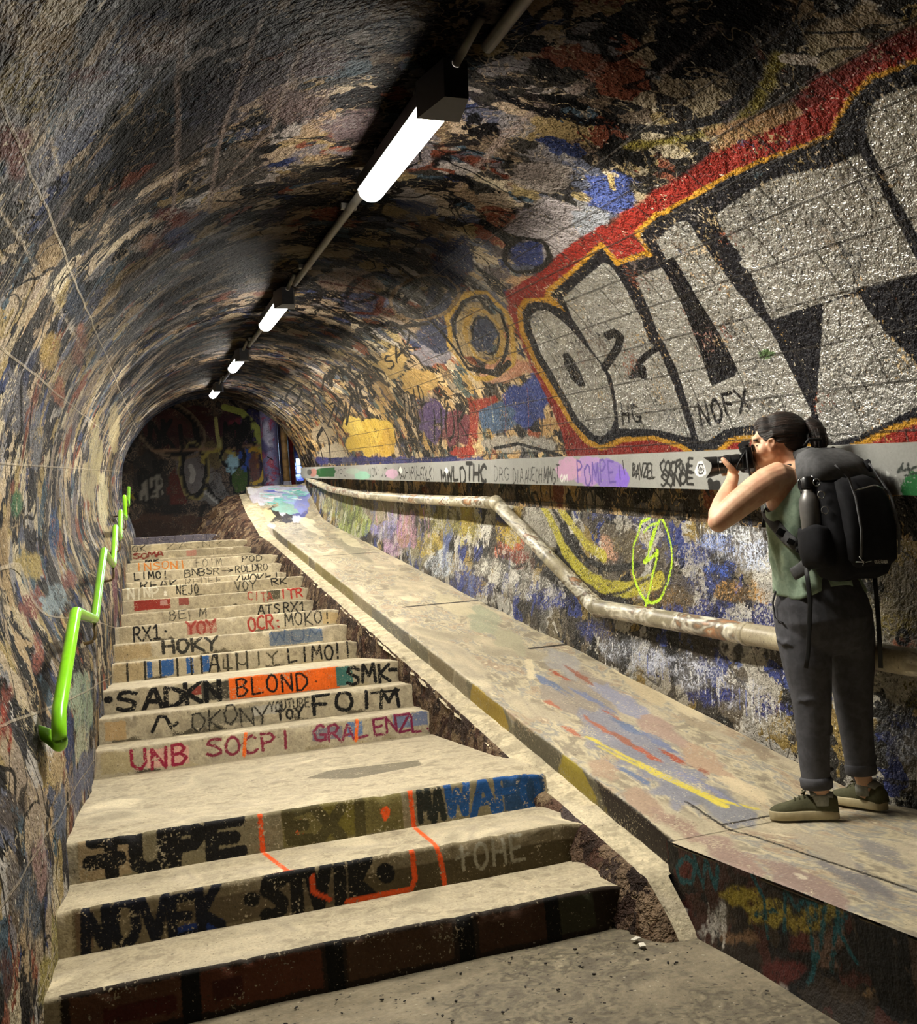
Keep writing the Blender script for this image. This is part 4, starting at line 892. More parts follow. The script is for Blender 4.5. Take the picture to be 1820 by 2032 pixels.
def slab(name, sel, paint, mat, thick, label=None):
    y = yy[sel]; l = lft[sel]; z = zfun(y)
    side = [(0, -thick), (0, -thick*.66), (0, -thick*.33), (0, -.012), (.003, -.004)]
    n = len(y); P = np.zeros((n, nx+len(side), 3)); T = np.zeros((n, nx+len(side), 2))
    for j, (dx, dz) in enumerate(side):
        P[:, j] = np.stack([l+dx, y, z+dz], -1); T[:, j] = np.stack([l+dz, y], -1)
    for j in range(nx):
        x = l+.010+(2.99-l)*tt[j]; P[:, len(side)+j] = np.stack([x, y, z], -1); T[:, len(side)+j] = np.stack([x, y], -1)
    F = P.reshape(-1, 3); top = np.zeros((n, nx+len(side)), bool); top[:, len(side):] = True; tp = top.reshape(-1)
    e = np.exp(-((F[:, 0]-np.repeat(l, nx+len(side)))**2)/.0006)*tp
    F[:, 2] += wob(F, .003, 3, 31)*tp-e*np.maximum(0, wob(F, 1, 14, 33)-.3)*.02
    F[:, 2] += tp*(.05+.09*(F[:, 1] < 4.6)*(1+wob(F, .5, 9, 36)))*sstep(2.82, 2.97, F[:, 0]+wob(F, .03, 4, 35))
    me = grid_mesh(name, P, T, paint.bake(T.reshape(-1, 2)), True)
    o = link(name, me, mat, RA)
    if label: o['label'] = label
    return o
x = 3.3
while x < 15.2:
    w_ = random.uniform(.15, 1.1)
    PT.poly([(1.70, x+random.uniform(-.06, .06)), (1.70, x+w_), (1.827, x+w_+random.uniform(-.15, .15)), (1.827, x+random.uniform(-.1, .1))], random.choice(['6f6a58', '7e7448', '66625a', '7c7058', '5e5848', '857a52', '74726a', '8a806a']), 0, raw=True); x += w_
PT.poly([(1.70, 3.2), (1.70, 3.75), (1.826, 3.9), (1.826, 3.2)], '241a14', 1, raw=True); PT.poly([(1.70, 3.8), (1.70, 4.3), (1.826, 4.2), (1.826, 4.0)], '9a8a34', 1, raw=True); PT.poly([(1.70, 4.9), (1.70, 5.6), (1.826, 5.5), (1.826, 5.0)], '9a8234', 1, raw=True)
slab('sloped_slab', (yy >= 3.20) & (yy < 15.5), PT, M_RAMP, .135)
slab('steep_end', (yy >= 15.45), PT, M_RAMP, .16, 'pale blue painted steep upper end of the ramp')
# level platform with its painted side
slab('platform_top', (yy < 3.23), PT, M_RAMP, .006)
PF = Paint(lambda x, y: (lambda p: (p[1], p[2]))(onX(x, y, 1.803)))
for a in [(1470, 1775, 34, 26, '7a6a1e'), (1530, 1810, 50, 26, '82722a'), (1600, 1830, 40, 26, '7a6824'), (1640, 1810, 30, 20, '72642a'), (1420, 1830, 10, 26, '8d8880'), (1435, 1815, 8, 24, '9a958c'), (1400, 1850, 6, 14, '85807a'), (1470, 1860, 34, 14, '6a5038'), (1600, 1870, 40, 20, '4c2018'), (1560, 1930, 50, 20, '42140f'), (1650, 1880, 40, 40, '5c4638'),
          (1555, 1965, 18, 14, '857c74'), (1400, 1890, 40, 20, '3a2018'), (1440, 1930, 50, 20, '4a3226'), (1360, 1730, 16, 20, '4a1a12'), (1700, 1900, 40, 40, '120e0c'), (1725, 1970, 12, 12, '7a6040'), (1760, 1900, 40, 40, '0d0b0a')]:
    PF.blob(*a, layer=0)
TEA = '104448'
PF.ring(1362, 1728, 17, 24, .022, TEA, 2); PF.line([(1375, 1690), (1395, 1760), (1400, 1700), (1420, 1765), (1425, 1720)], .02, TEA, 2)
for a in [((1490, 1730), (1515, 1780), (1522, 1860)), ((1500, 1815), (1540, 1805)), ((1557, 1765), (1555, 1850)), ((1562, 1770), (1580, 1805), (1598, 1775)), ((1600, 1775), (1603, 1830), (1620, 1822), (1618, 1790), (1603, 1785)), ((1638, 1790), (1630, 1870), (1610, 1950)), ((1665, 1800), (1655, 1870), (1650, 1930)), ((1665, 1840), (1690, 1800)), ((1660, 1840), (1700, 1910)), ((1610, 1830), (1615, 1930))]:
    PF.line(a, .016, TEA, 2)
for a in [((1700, 1810), (1720, 1880), (1740, 1950)), ((1760, 1850), (1765, 1950)), ((1790, 1860), (1800, 1960)), ((1720, 1850), (1790, 1845))]: PF.line(a, .04, '080707', 2)
for x in (1405, 1418, 1432, 1440, 1362, 1368): PF.line([(x, 1800+random.randint(-10, 20)), (x+2, 1860+random.randint(-10, 40))], .010, 'a09a90', 2)
yy2 = np.arange(.4, 3.24, .011); zz = np.linspace(-.18, .309, 44)
Yg, Zg = np.meshgrid(yy2, zz, indexing='ij'); Xg = np.full_like(Yg, 1.802)
P = np.stack([Xg, Yg, Zg], -1); P[..., 0] += wob(P.reshape(-1, 3), .004, 6, 41).reshape(Yg.shape)
P[..., 0] -= (.11*sstep(.10, -.06, Zg)*(.6+wob(P.reshape(-1, 3), .5, 2.5, 43).reshape(Yg.shape)))
o = link('platform_side', grid_mesh('platform_side', P, np.stack([Yg, Zg], -1), PF.bake(np.stack([Yg, Zg], -1).reshape(-1, 2)), False), M_PLATFORM, RA)
o['label'] = 'dark platform side with dripping teal letters over olive paint'
mb = MB(); mb.box((1.86, 3.225, .15), (.115, .03, .31)); mb.build('platform_end', M_PLATFORM, RA, False)

# ------------------------------------------------------------------ steel channel on the right wall
TX = 2.725
def chan_h(Y): return np.interp(Y, [2.6, 4.0, 6.85, 12, 17.5], [1.237, 1.240, 1.222, 1.225, 1.225])-.0
def chan_px(x, y): p = onX(x, y, TX); return (p[1], p[2]-TS*p[1])
PCH = Paint(chan_px)
for a in [(1170, 935, 34, 30, 'a583b8'), (1130, 930, 26, 24, 'b98fae'), (1210, 940, 34, 30, '7f68b0'), (1235, 950, 14, 22, '7a5cc0'), (645, 937, 22, 9, '1c4a24'), (622, 938, 7, 8, '9a6a60'), (614, 937, 5, 6, '4a4a46'), (718, 943, 16, 9, '7da893'), (700, 935, 14, 6, '8f9c90'), (778, 940, 12, 10, 'b392a8'), (1812, 965, 24, 30, '0f5a24')]:
    PCH.blob(*a, layer=0, rough=.12)
PCH.poly([(632, 930), (664, 927), (664, 946), (632, 946)], '1a4c22', 1)
PCH.poly([(1793, 985), (1796, 955), (1806, 944), (1830, 938), (1830, 990)], '0f5524', 1)
K1 = '131313'
for a in [('MPCI', (668, 946), (694, 945), (668, 930), (694, 929), .014), ('UON:JC', (732, 946), (768, 945), (731, 929), (768, 928), .016), ('MAD-VPU-FOLKI', (790, 951), (864, 954), (791, 930), (864, 926), .018), ('MWLD', (876, 957), (924, 957), (874, 932), (924, 925), .03), ('THC', (926, 957), (966, 957), (926, 925), (966, 925), .04),
          ('DRG', (980, 955), (1010, 955), (980, 927), (1010, 930), .010), ('DIA', (1018, 958), (1038, 957), (1018, 930), (1038, 931), .012), ('AUEOH', (1042, 955), (1076, 957), (1042, 930), (1076, 930), .010), ('MMGT', (1080, 958), (1110, 957), (1080, 928), (1110, 927), .012),
          ('OM', (1112, 958), (1126, 957), (1112, 944), (1126, 944), .012)]:
    PCH.text(a[0], a[1], a[2], a[3], a[4], a[5], K1 if a[0] != 'OM' else 'd8d8d4', 2, gap=.2, jit=.14)
PCH.text('POMPE!', (1146, 961), (1240, 962), (1144, 920), (1236, 918), .016, '5c4694', 2, gap=.15, jit=.15)
PCH.text('BAVZEL', (1255, 946), (1300, 950), (1255, 922), (1300, 920), .014, K1, 2, gap=.1, jit=.15)
PCH.text('COORNE', (1310, 938), (1376, 940), (1310, 916), (1376, 914), .016, K1, 2, gap=.0, jit=.2); PCH.text('SONDE', (1312, 962), (1378, 962), (1312, 938), (1376, 940), .016, K1, 2, gap=.0, jit=.2)
PCH.line([(1236, 914), (1238, 930), (1240, 940)], .012, '17141c', 2)
PCH.poly([(1378, 936), (1386, 916), (1394, 914), (1400, 930), (1402, 940), (1392, 946), (1384, 945)], 'e6e6e2', 1); PCH.ring(1391, 931, 6, 10, .010, K1, 2); PCH.ring(1391, 931, 1.5, 3, .012, K1, 2)
PCH.line([(1410, 958), (1412, 968), (1425, 962)], .05, K1, 2); PCH.line([(1416, 962), (1418, 974)], .016, K1, 2)
for x, y in ((795, 933), (886, 934)): PCH.poly([(x, y-8), (x+4, y), (x+1, y+8), (x-4, y)], 'd9d9d4', 2)
PCH.line([(1781, 938), (1790, 925), (1792, 918), (1787, 935), (1800, 932), (1803, 920), (1804, 934), (1820, 925)], .010, '1c241f', 2); PCH.line([(1795, 944), (1825, 938)], .008, '1c241f', 2)
for i in range(8): x = 1740+random.randint(0, 40); PCH.line([(x, 930+random.randint(0, 20)), (x+8, 950+random.randint(0, 20))], .006, 'b4b4b0', 2)
ch = empty('steel_channel', (TX, 3.0, 1.6)); add_props(ch, 'long grey steel channel along the right wall covered with marker tags', 'steel channel')
yy3 = np.concatenate([np.arange(-2.6, 2.4, .1), np.arange(2.4, 8, .011), np.arange(8, 17.6, .026)])
def chan_strip(name, fn, m, paint, label=None):
    vv = np.linspace(0, 1, m); Yg, Vg = np.meshgrid(yy3, vv, indexing='ij'); X, H = fn(Yg, Vg)
    P = np.stack([X, Yg, H+TS*Yg], -1)
    o = link(name, grid_mesh(name, P, np.stack([Yg, H], -1), paint.bake(np.stack([Yg, H], -1).reshape(-1, 2)), True), M_TRAY, ch)
    if label: o['label'] = label
hb, ht = 1.045, 1.248
chan_strip('front_web', lambda Y, V: (TX+0*Y, hb+(ht-hb)*V), 30, PCH)
chan_strip('top_flange', lambda Y, V: (TX+.20*V, ht+.0*V+.004*np.sin(V*3.1)), 6, Paint(), 'bright worn top edge')
chan_strip('bottom_flange', lambda Y, V: (TX+.20*(1-V), hb+0*V), 5, Paint())

# ------------------------------------------------------------------ drain pipe
dp = empty('drain_pipe', (2.78, 5.4, 1.2)); add_props(dp, 'old drain pipe splashed with paint, bent twice along the right wall', 'pipe')
PX = 2.778
def pp(x, y): return onX(x, y, PX)
A0, A1, A2 = pp(1830, 1318), pp(1185, 1206), pp(985, 998)
B1, B2, B3 = pp(850, 992), pp(720, 983), pp(655, 970)
B4 = onX(618, 953, PX); B5 = onX(601, 940, 2.80)
start = A0+(A0-A1)*1.3
RPI = .056
mb = MB(); mb.tube([start, A0, A1+(A0-A1)*.02, A1], RPI, 18); mb.build('lower_run', M_PIPE, dp)
mb = MB(); mb.tube([A1+(A2-A1)*.01, A1+(A2-A1)*.5, A2-(A2-A1)*.01], RPI*.98, 18); mb.build('inclined_run', M_PIPE, dp)
mb = MB(); mb.tube([A2, B1, B2, B3, B4, B5], [RPI*.95, RPI*.93, RPI*.95, RPI, RPI, RPI*.9], 18); mb.build('upper_run', M_PIPE, dp)
for p, q, nm in ((A1, A2, 'elbow'), (A2, A1, 'elbow')):
    v = (q-p)/np.linalg.norm(q-p); mb = MB(); mb.tube([p-v*.03, p+v*.10], RPI*1.09, 18); mb.build(nm, M_PIPE, dp)
    mb = MB(); mb.ball(p, RPI*1.07, 18); mb.build('joint', M_PIPE, dp)
for t_ in (.25, .6, 1.4):
    c = A1+(A0-A1)*t_; mb = MB(); v = (A0-A1)/np.linalg.norm(A0-A1); mb.tube([c-v*.02, c+v*.02], RPI*1.08, 16); mb.box(Vector(c)+Vector((.09, 0, -.02)), (.16, .03, .03)); mb.build('clamp', M_PIPE, dp)
for c in (B1, B2, (A1+A2)/2): 
    mb = MB(); mb.box(Vector(c)+Vector((.08, 0, -.01)), (.16, .03, .03)); mb.build('clamp', M_PIPE, dp)

# ------------------------------------------------------------------ lamps under the crown
M_TUBE = glow('lamp_diffuser', LAMP_COL, LAMP_POWER)
pitch = math.atan(TS); RM = Matrix.Rotation(pitch, 3, 'X')
LX = [1.085, 1.065, 1.06, 1.06]
names = ['nearest and largest lit batten lamp on the vault', 'second lit batten lamp on the vault counted from the front', 'third lit batten lamp, small, between the second and the farthest', 'farthest tiny lit batten lamp above the end of the tunnel']
for (y0, ln), x, lb in zip(LAMPS, LX, names):
    yc = y0+ln/2; h = 1.60
    zc = Z0+TS*yc+h
    L = empty('batten_lamp', (x, yc, zc+.1)); add_props(L, lb, 'lamp', 'batten lamps along the vault')
    def tr(p): v = RM @ Vector(p); return v+Vector((x, yc, zc))
    mb = MB(); n = 10; rings = []
    for yv in (-ln/2, -ln/2+.01, ln/2-.01, ln/2):
        s_ = .9 if abs(yv) == ln/2 else 1
        rings.append([tr((.062*s_*math.cos(math.pi+math.pi*i/n), yv, .03+.055*s_*math.sin(math.pi+math.pi*i/n))) for i in range(n+1)])
    mb.loft(rings); mb.build('diffuser', M_TUBE, L)
    mb = MB(); mb.box(tr((0, 0, .062)), (.136, ln+.02, .06), RM, .008); mb.build('housing', M_HOUSE, L, False)
    mb = MB()
    rings = [[tr((sx*w_, yv, zz_)) for sx, zz_ in ((-1, -.034), (1, -.034), (1, .10), (-1, .10))] for yv, w_ in ((-ln/2, .085), (-ln/2-.22, .045))]
    mb.loft(rings); mb.build('end_cap', M_HOUSE, L, False)
    for yv in (-ln*.3, ln*.3):
        mb = MB(); mb.box(tr((0, yv, .12)), (.05, .03, .09), RM); mb.build('bracket', M_GREY, L, False)
    mb = MB(); mb.cyl(tr((0, -ln/2-.2, .08)), tr((.03, -ln/2-.42, .16)), .016); mb.build('cable', M_GREY, L)
cd = empty('conduit', (1.12, 2, 3.0)); add_props(cd, 'thin grey cable conduit running along the vault from lamp to lamp', 'conduit')
for (a, b) in [(0.3, 2.75), (4.3, 6.9), (8.45, 10.5), (12.1, 14.7)]:
    pts = [vault_xyz(y, .0 if a > 1 else .06+.0*y) for y in np.linspace(a, b, 6)]
    pts = [Vector(p)-Vector((.02, 0, .035)) for p in pts]
    mb = MB(); mb.tube(pts, .024, 10, up=(1, 0, 0)); mb.build('pipe', M_GREY, cd)
    for t_ in (1, 4):
        mb = MB(); mb.box(pts[t_]+Vector((0, 0, .02)), (.09, .03, .03)); mb.build('clip', M_GREY, cd, False)

# ------------------------------------------------------------------ stepped lime handrail on the left wall
HR = empty('handrail', (-.5, 3.5, 1.0)); add_props(HR, 'lime green tubular handrail stepping up the left wall', 'handrail')
HX = -.375
hp = [onX(x, y, HX) for x, y in [(117, 1412), (150, 1214), (188, 1229), (206, 1092), (225, 1121), (229, 1045), (238, 1069), (239, 1015), (249.5, 1030), (247, 985), (254.5, 1003), (255.5, 968)]]
hp = [Vector(p) for p in hp]
def rounded(pts, r):
    out = [pts[0]]
    for a, b, c in zip(pts[:-2], pts[1:-1], pts[2:]):
        r_ = min(r, (a-b).length*.4, (c-b).length*.4); u, v = (a-b).normalized()*r_, (c-b).normalized()*r_
        for i in range(6):
            t_ = i/5; out.append((b+u)*(1-t_)**2+b*2*t_*(1-t_)+(b+v)*t_**2)
    out.append(pts[-1]); return out
loop = [hp[0]+Vector((0, -.03, -.075)), hp[0]+Vector((0, .01, -.125)), hp[0]+Vector((-.05, .12, -.09)), hp[0]+Vector((-.22, .20, -.02))]
mb = MB(); mb.tube(rounded(list(reversed(hp)), .05)+rounded([hp[0]]+loop, .05)[1:], .026, 14); mb.build('rail', M_RAIL, HR)
for p in (hp[2], hp[4], hp[6], hp[8], hp[10]):
    b = p+Vector((0, 0, -.02)); mb = MB()
    mb.tube(rounded([b, b+Vector((.0, 0, -.11)), b+Vector((-.24, 0.02, -.13))], .05), .010, 8); mb.build('bracket', M_RAILDK, HR)
    mb = MB(); mb.cyl(b+Vector((-.22, .02, -.13)), b+Vector((-.24, .02, -.13)), .03); mb.build('wall_plate', M_RAILDK, HR)

# ------------------------------------------------------------------ grit and scraps on the lower floor
def chips(name, n, mat, label, cat, reg, sz, seed, zf):
    rr = random.Random(seed); mb = MB()
    for _ in range(n):
        x, y = reg(rr); s_ = sz*rr.uniform(.4, 1.5)
        r = Matrix.Rotation(rr.uniform(0, 6.28), 3, 'Z') @ Matrix.Rotation(rr.uniform(-.3, .3), 3, 'X')
        mb.box((x, y, zf+s_*.15), (s_, s_*rr.uniform(.4, .9), s_*.3), r)
    add_props(mb.build(name, mat, None, False), label, cat, None, 'stuff')
chips('grit', 90, M_LIME, 'dark grit and crumbs scattered on the floor before the lowest step', 'grit', lambda r: (r.uniform(.2, 1.75), 3.25-abs(r.gauss(0, .45))), .008, 3, .004)
for (x, y, rz) in ((1262, 1868, .3), (1275, 1880, 1.2)):
    p = onZ(x, y, .005); mb = MB()
    mb.loft([[Vector((sx*.018*(1+.3*math.sin(9*sy+rz)), sy*.012, .002+.004*abs(sx*sy))) for sx, sy in ((-1, -1), (1, -.7), (.8, 1), (-.7, .8))], [Vector((sx*.018, sy*.012, .004+.004*abs(sx*sy))) for sx, sy in ((-1, -1), (1, -.7), (.8, 1), (-.7, .8))]])
    o = mb.build('paper_scrap', M_PAPER, None, False); o.location = p+np.array([0, 0, .004]); o.rotation_euler = (0, 0, rz)
    add_props(o, 'torn white paper scrap on the floor by the rubble, the %s one' % ('left' if rz < 1 else 'right'), 'paper scrap')

# ------------------------------------------------------------------ person with camera and backpack
PO = np.array([2.50, 3.12, .318])
AX = np.array([.625, .78, 0]); AX /= np.linalg.norm(AX); RX = np.array([AX[1], -AX[0], 0])
def L3(r, a, z): return Vector(PO+RX*r+AX*a+np.array([0, 0, z]))
FT, LT = (-.64, .77), (-.77, -.64)                     # body facing and body left, in (r, a)
def T3(c, l, f, z): return L3(c[0]+LT[0]*l+FT[0]*f, c[1]+LT[1]*l+FT[1]*f, z)
M_SKIN = plain('skin', 'd6ac8c', .5, spec=.4, var=.10, scale=18, bump=.06, bdist=.001, col2='c8977a')
M_HAIR = plain('dark_hair', '0a0706', .5, spec=.4, var=.4, scale=90, bump=1.0, bdist=.010, col2='2c1d15', streak=(.12, .12, 1.6))
M_TOP = plain('green_jersey', '8b9f8a', .8, spec=.2, var=.2, scale=40, bump=.3, bdist=.002, col2='a0b39c')
M_PANTS = plain('charcoal_cotton', '525257', .85, spec=.15, var=.25, scale=26, bump=.35, bdist=.003)
M_SHOE = plain('olive_suede', '55543f', .85, spec=.15, var=.2, scale=50, bump=.3, bdist=.001)
M_SOLE = plain('cream_rubber', 'b5a886', .6, spec=.3, var=.12, scale=30)
M_SOCK = plain('pale_sock', '8e8e86', .9, var=.2, scale=60)
M_PACK = plain('black_nylon', '17171b', .85, spec=.2, var=.3, scale=40, bump=.35, bdist=.003)
M_PACK2 = plain('grey_nylon', '58585a', .85, spec=.2, var=.25, scale=40, bump=.3, bdist=.002)
M_STRAP = plain('black_webbing', '0d0d0f', .6, spec=.3, var=.2, scale=80)
M_BLACK = plain('camera_black', '0b0b0c', .33, spec=.5, var=.3, scale=40, bump=.1)
M_GLOSS = plain('gloss_black', '08080a', .12, spec=.6, var=.1, bump=0)
M_WHITE = plain('white_print', 'd8d8d4', .6, var=.05)
M_STEEL = plain('brushed_flask', '6a6866', .4, .3, var=.2, scale=12, bump=.05)
M_CHROME = plain('buckle_metal', '9a9a98', .25, .9, var=.1)
M_EYE = plain('eye_dark', '120c0a', .2, var=.1)

PE = empty('person', tuple(L3(.03, .0, 0))); add_props(PE, 'person in green tank top and charcoal trousers photographing the tunnel with a raised camera', 'person')
C_HIP, C_WST, C_CH, C_SH = (.062, .0), (.05, .0), (.045, .0), (.066, .0)
def tring(c, hl, hf, z, n=28, e=2.3, dl=0, df=0):
    out = []
    for i in range(n):
        t = 2*math.pi*i/n; ct, st = math.cos(t), math.sin(t)
        out.append(T3(c, dl+hl*math.copysign(abs(ct)**(2/e), ct), df+hf*math.copysign(abs(st)**(2/e), st), z))
    return out
body = MB()
body.loft([tring(C_HIP, .165, .115, .80), tring(C_WST, .135, .095, .95), tring(C_WST, .138, .098, 1.08), tring(C_CH, .152, .108, 1.20), tring(C_CH, .155, .105, 1.28), tring(C_SH, .150, .090, 1.345), tring(C_SH, .115, .07, 1.395), tring((.045, .0), .06, .055, 1.425)])
# shoulders, arms
def limb(mb, pts, rad, seg=18): mb.tube([L3(*p) for p in pts], rad, seg)
limb(body, [(.01, -.05, 1.345), (-.04, -.095, 1.362), (-.078, -.118, 1.345), (-.13, -.135, 1.315), (-.19, -.155, 1.275), (-.245, -.172, 1.235), (-.280, -.182, 1.207)], [.057, .066, .066, .062, .058, .052, .043])
body.ball(L3(-.285, -.183, 1.205), .043)
limb(body, [(-.285, -.183, 1.203), (-.282, -.160, 1.235), (-.262, -.118, 1.285), (-.236, -.070, 1.343), (-.219, -.036, 1.385), (-.214, -.024, 1.405)], [.038, .043, .042, .033, .026, .026])
body.ball(L3(-.045, -.098, 1.36), .060)
limb(body, [(.16, .06, 1.345), (.19, .10, 1.355), (.13, .15, 1.31), (.06, .19, 1.26), (-.01, .22, 1.21)], [.06, .06, .052, .048, .04])
limb(body, [(-.015, .222, 1.205), (-.04, .19, 1.27), (-.08, .14, 1.35), (-.11, .10, 1.415)], [.038, .04, .033, .026])
# left hand under the lens
body.tube([L3(-.214, -.026, 1.400), L3(-.220, -.012, 1.420), L3(-.228, .004, 1.427), L3(-.232, .022, 1.428)], [(.022, .030), (.017, .038), (.014, .038), (.011, .032)], 16, up=tuple(RX))
limb(body, [(-.206, -.030, 1.410), (-.212, -.047, 1.425), (-.226, -.056, 1.447), (-.240, -.055, 1.468), (-.249, -.050, 1.482)], [.015, .0145, .0125, .011, .009], 12)
for r0, ln in ((-.203, .8), (-.220, .95), (-.237, 1.0), (-.253, .9)):
    limb(body, [(r0*.97, .005, 1.424), (r0-.003, .030, 1.422), (r0-.006, .030+.022*ln, 1.432), (r0-.008, .032+.026*ln, 1.432+.026*ln)], [.0105, .0095, .0088, .007], 10)
# right hand on the grip
body.tube([L3(-.105, .103, 1.408), L3(-.122, .088, 1.432), L3(-.138, .076, 1.452), L3(-.148, .068, 1.468)], [(.022, .028), (.016, .036), (.014, .036), (.011, .03)], 16, up=tuple(AX))
for i in range(4):
    z0 = 1.438+.013*i
    limb(body, [(-.135, .085, z0), (-.168, .088, z0+.004), (-.187, .070, z0+.005), (-.185, .048, z0+.003)], [.010, .0092, .0085, .007], 10)
limb(body, [(-.120, .072, 1.45), (-.124, .050, 1.475), (-.132, .034, 1.485)], [.013, .011, .009], 10)
# neck and head: profile towards -r
limb(body, [(.055, .0, 1.36), (.036, .0, 1.415), (.008, -.004, 1.462), (-.012, -.004, 1.50)], [.062, .050, .047, .05])
HT = Matrix(((RX[0], AX[0], 0), (RX[1], AX[1], 0), (0, 0, 1)))   # local r,a,z -> world
def hball(r, a, z, sr, sa, sz, tilt=0): body.ball(L3(r, a, z), (sr, sa, sz), 24, HT @ Matrix.Rotation(math.radians(tilt), 3, 'Y'))
hball(-.012, 0, 1.555, .094, .073, .084, 6)
hball(-.052, 0, 1.500, .062, .060, .078, -14)
hball(-.085, 0, 1.452, .034, .034, .030, 0)      # chin and jaw
hball(-.045, 0, 1.462, .052, .052, .034, -14)
hball(-.098, 0, 1.545, .024, .048, .022, 0)      # brow
limb(body, [(-.108, 0, 1.530), (-.128, 0, 1.505), (-.133, 0, 1.494)], [.009, .012, .011], 12)
hball(-.118, 0, 1.489, .014, .017, .009)
hball(-.112, 0, 1.470, .011, .022, .007); hball(-.111, 0, 1.459, .012, .020, .007)
for sg in (-1, 1): hball(-.078, sg*.042, 1.492, .026, .020, .026)
# ears
for sg in (-1, 1):
    e = [(-.040, sg*.066, 1.492), (-.030, sg*.076, 1.512), (-.038, sg*.078, 1.528), (-.055, sg*.074, 1.526), (-.058, sg*.068, 1.508), (-.050, sg*.066, 1.485), (-.046, sg*.064, 1.476)]
    limb(body, e, [.006, .0065, .006, .006, .0055, .006, .006], 10); hball(-.046, sg*.066, 1.502, .012, .006, .018, 10)
# lower legs
LK, RK_ = (-.024, -.06), (.134, .11)
limb(body, [(.0, -.05, .82), (-.01, -.055, .70), (-.024, -.06, .47), (-.035, -.06, .26), (-.036, -.06, .13), (-.034, -.06, .075), (-.045, -.06, .05)], [.09, .085, .055, .05, .034, .032, .03])
limb(body, [(.13, .06, .82), (.145, .09, .70), (.138, .11, .46), (.132, .11, .26), (.130, .105, .13), (.138, .10, .075), (.128, .11, .05)], [.09, .085, .055, .05, .034, .032, .03])
o = fuse(body, 'body', .0048, 3, M_SKIN, PE); o['label'] = 'bare arms, face and neck'
for sg in (-1, 1):
    mb = MB(); mb.ball(L3(-.0985, sg*.030, 1.514), .007, 14); mb.build('eye', M_EYE, PE)
    mb = MB(); mb.tube([L3(-.111, sg*.014, 1.537), L3(-.112, sg*.032, 1.541), L3(-.100, sg*.050, 1.536)], .004, 8); mb.build('eyebrow', M_HAIR, PE)
# hair drawn back into a pony tail
hb_ = MB()
def hb2(r, a, z, sr, sa, sz, tilt=0): hb_.ball(L3(r, a, z), (sr, sa, sz), 24, HT @ Matrix.Rotation(math.radians(tilt), 3, 'Y'))
hb2(.004, 0, 1.565, .101, .080, .083, 8); hb2(.034, 0, 1.515, .064, .065, .056, 20); hb2(-.046, 0, 1.588, .064, .064, .046, 22); hb2(.05, 0, 1.555, .055, .06, .055)
for sg in (-1, 1): hb2(-.046, sg*.053, 1.560, .050, .022, .034, 20); hb2(-.002, sg*.064, 1.535, .036, .016, .030, 10)
for i in range(26):
    sg = 1 if i % 2 else -1; u = i/26; zz = 1.60-.075*u; aa = sg*(.02+.058*min(1, u*1.3))
    limb(hb_, [(-.098+.03*u, aa*.8, zz-.008), (-.05+.02*u, aa*1.02, zz+.012), (.01, aa*1.0, zz+.010), (.055, aa*.75, min(zz, 1.585)), (.085, aa*.25, 1.572)], [.004, .008, .009, .008, .006], 8)
hair = fuse(hb_, 'hair', .0042, 2, M_HAIR, PE)
pt = MB()
pt.tube([L3(.088, -.01, 1.575), L3(.108, -.012, 1.580), L3(.130, -.014, 1.560), L3(.140, -.014, 1.520), L3(.138, -.012, 1.480), L3(.128, -.01, 1.452)], [.016, .026, .033, .034, .028, .010], 16)
for i in range(9):
    an = i/9*6.28; dx, dy = .028*math.cos(an), .028*math.sin(an)
    pt.tube([L3(.108+dx*.6, -.012+dy*.6, 1.585), L3(.136+dx, -.014+dy, 1.545), L3(.140+dx, -.012+dy, 1.49), L3(.126+dx*.7, -.01+dy*.6, 1.440+.012*math.sin(3*an))], [.006, .008, .008, .002], 8)
o = pt.build('pony_tail', M_HAIR, hair)
mb = MB(); mb.tube([L3(.088, -.01, 1.572), L3(.100, -.011, 1.578)], .022, 14); mb.build('hair_tie', M_STRAP, hair)
# tank top
def topring(frac, n=64):
    out = []
    for i in range(n):
        t = 2*math.pi*i/n; ct, st = math.cos(t), math.sin(t)   # ct>0: body left, st>0: front
        side = abs(ct)**2.2
        ztop = (1.385 if st < 0 else 1.35)*(1-side)+(1.225)*side
        zb = .885+.02*math.sin(3*t)
        z = zb+(ztop-zb)*frac
        hl = np.interp(z, [.86, .95, 1.08, 1.20, 1.28, 1.345, 1.40], [.188, .165, .160, .170, .168, .152, .118])
        hf = np.interp(z, [.86, .95, 1.08, 1.20, 1.28, 1.345, 1.40], [.140, .124, .120, .126, .118, .098, .077])
        cx = np.interp(z, [.86, 1.05, 1.25, 1.40], [.055, .047, .047, .064])
        fold = (.009*math.sin(7*t+22*z)+.005*math.sin(17*t-13*z))*(1-frac*.6)
        e = 2.2
        out.append(T3((cx, 0), (hl+fold)*math.copysign(abs(ct)**(2/e), ct), (hf+fold)*math.copysign(abs(st)**(2/e), st), z))
    return out
mb = MB(); mb.loft([topring(f) for f in np.linspace(0, 1, 30)], cap=False); top = mb.build('tank_top', M_TOP, PE)
m = top.modifiers.new('thick', 'SOLIDIFY'); m.thickness = .004; m.offset = 0
# straps of the bra and the top over the left shoulder
mb = MB(); mb.tube([L3(-.02, .03, 1.37), L3(-.012, -.02, 1.418), L3(.018, -.068, 1.412), L3(.05, -.105, 1.37), L3(.075, -.115, 1.33)], [(.004, .011)]*5, 10); mb.build('bra_strap', M_STRAP, PE)
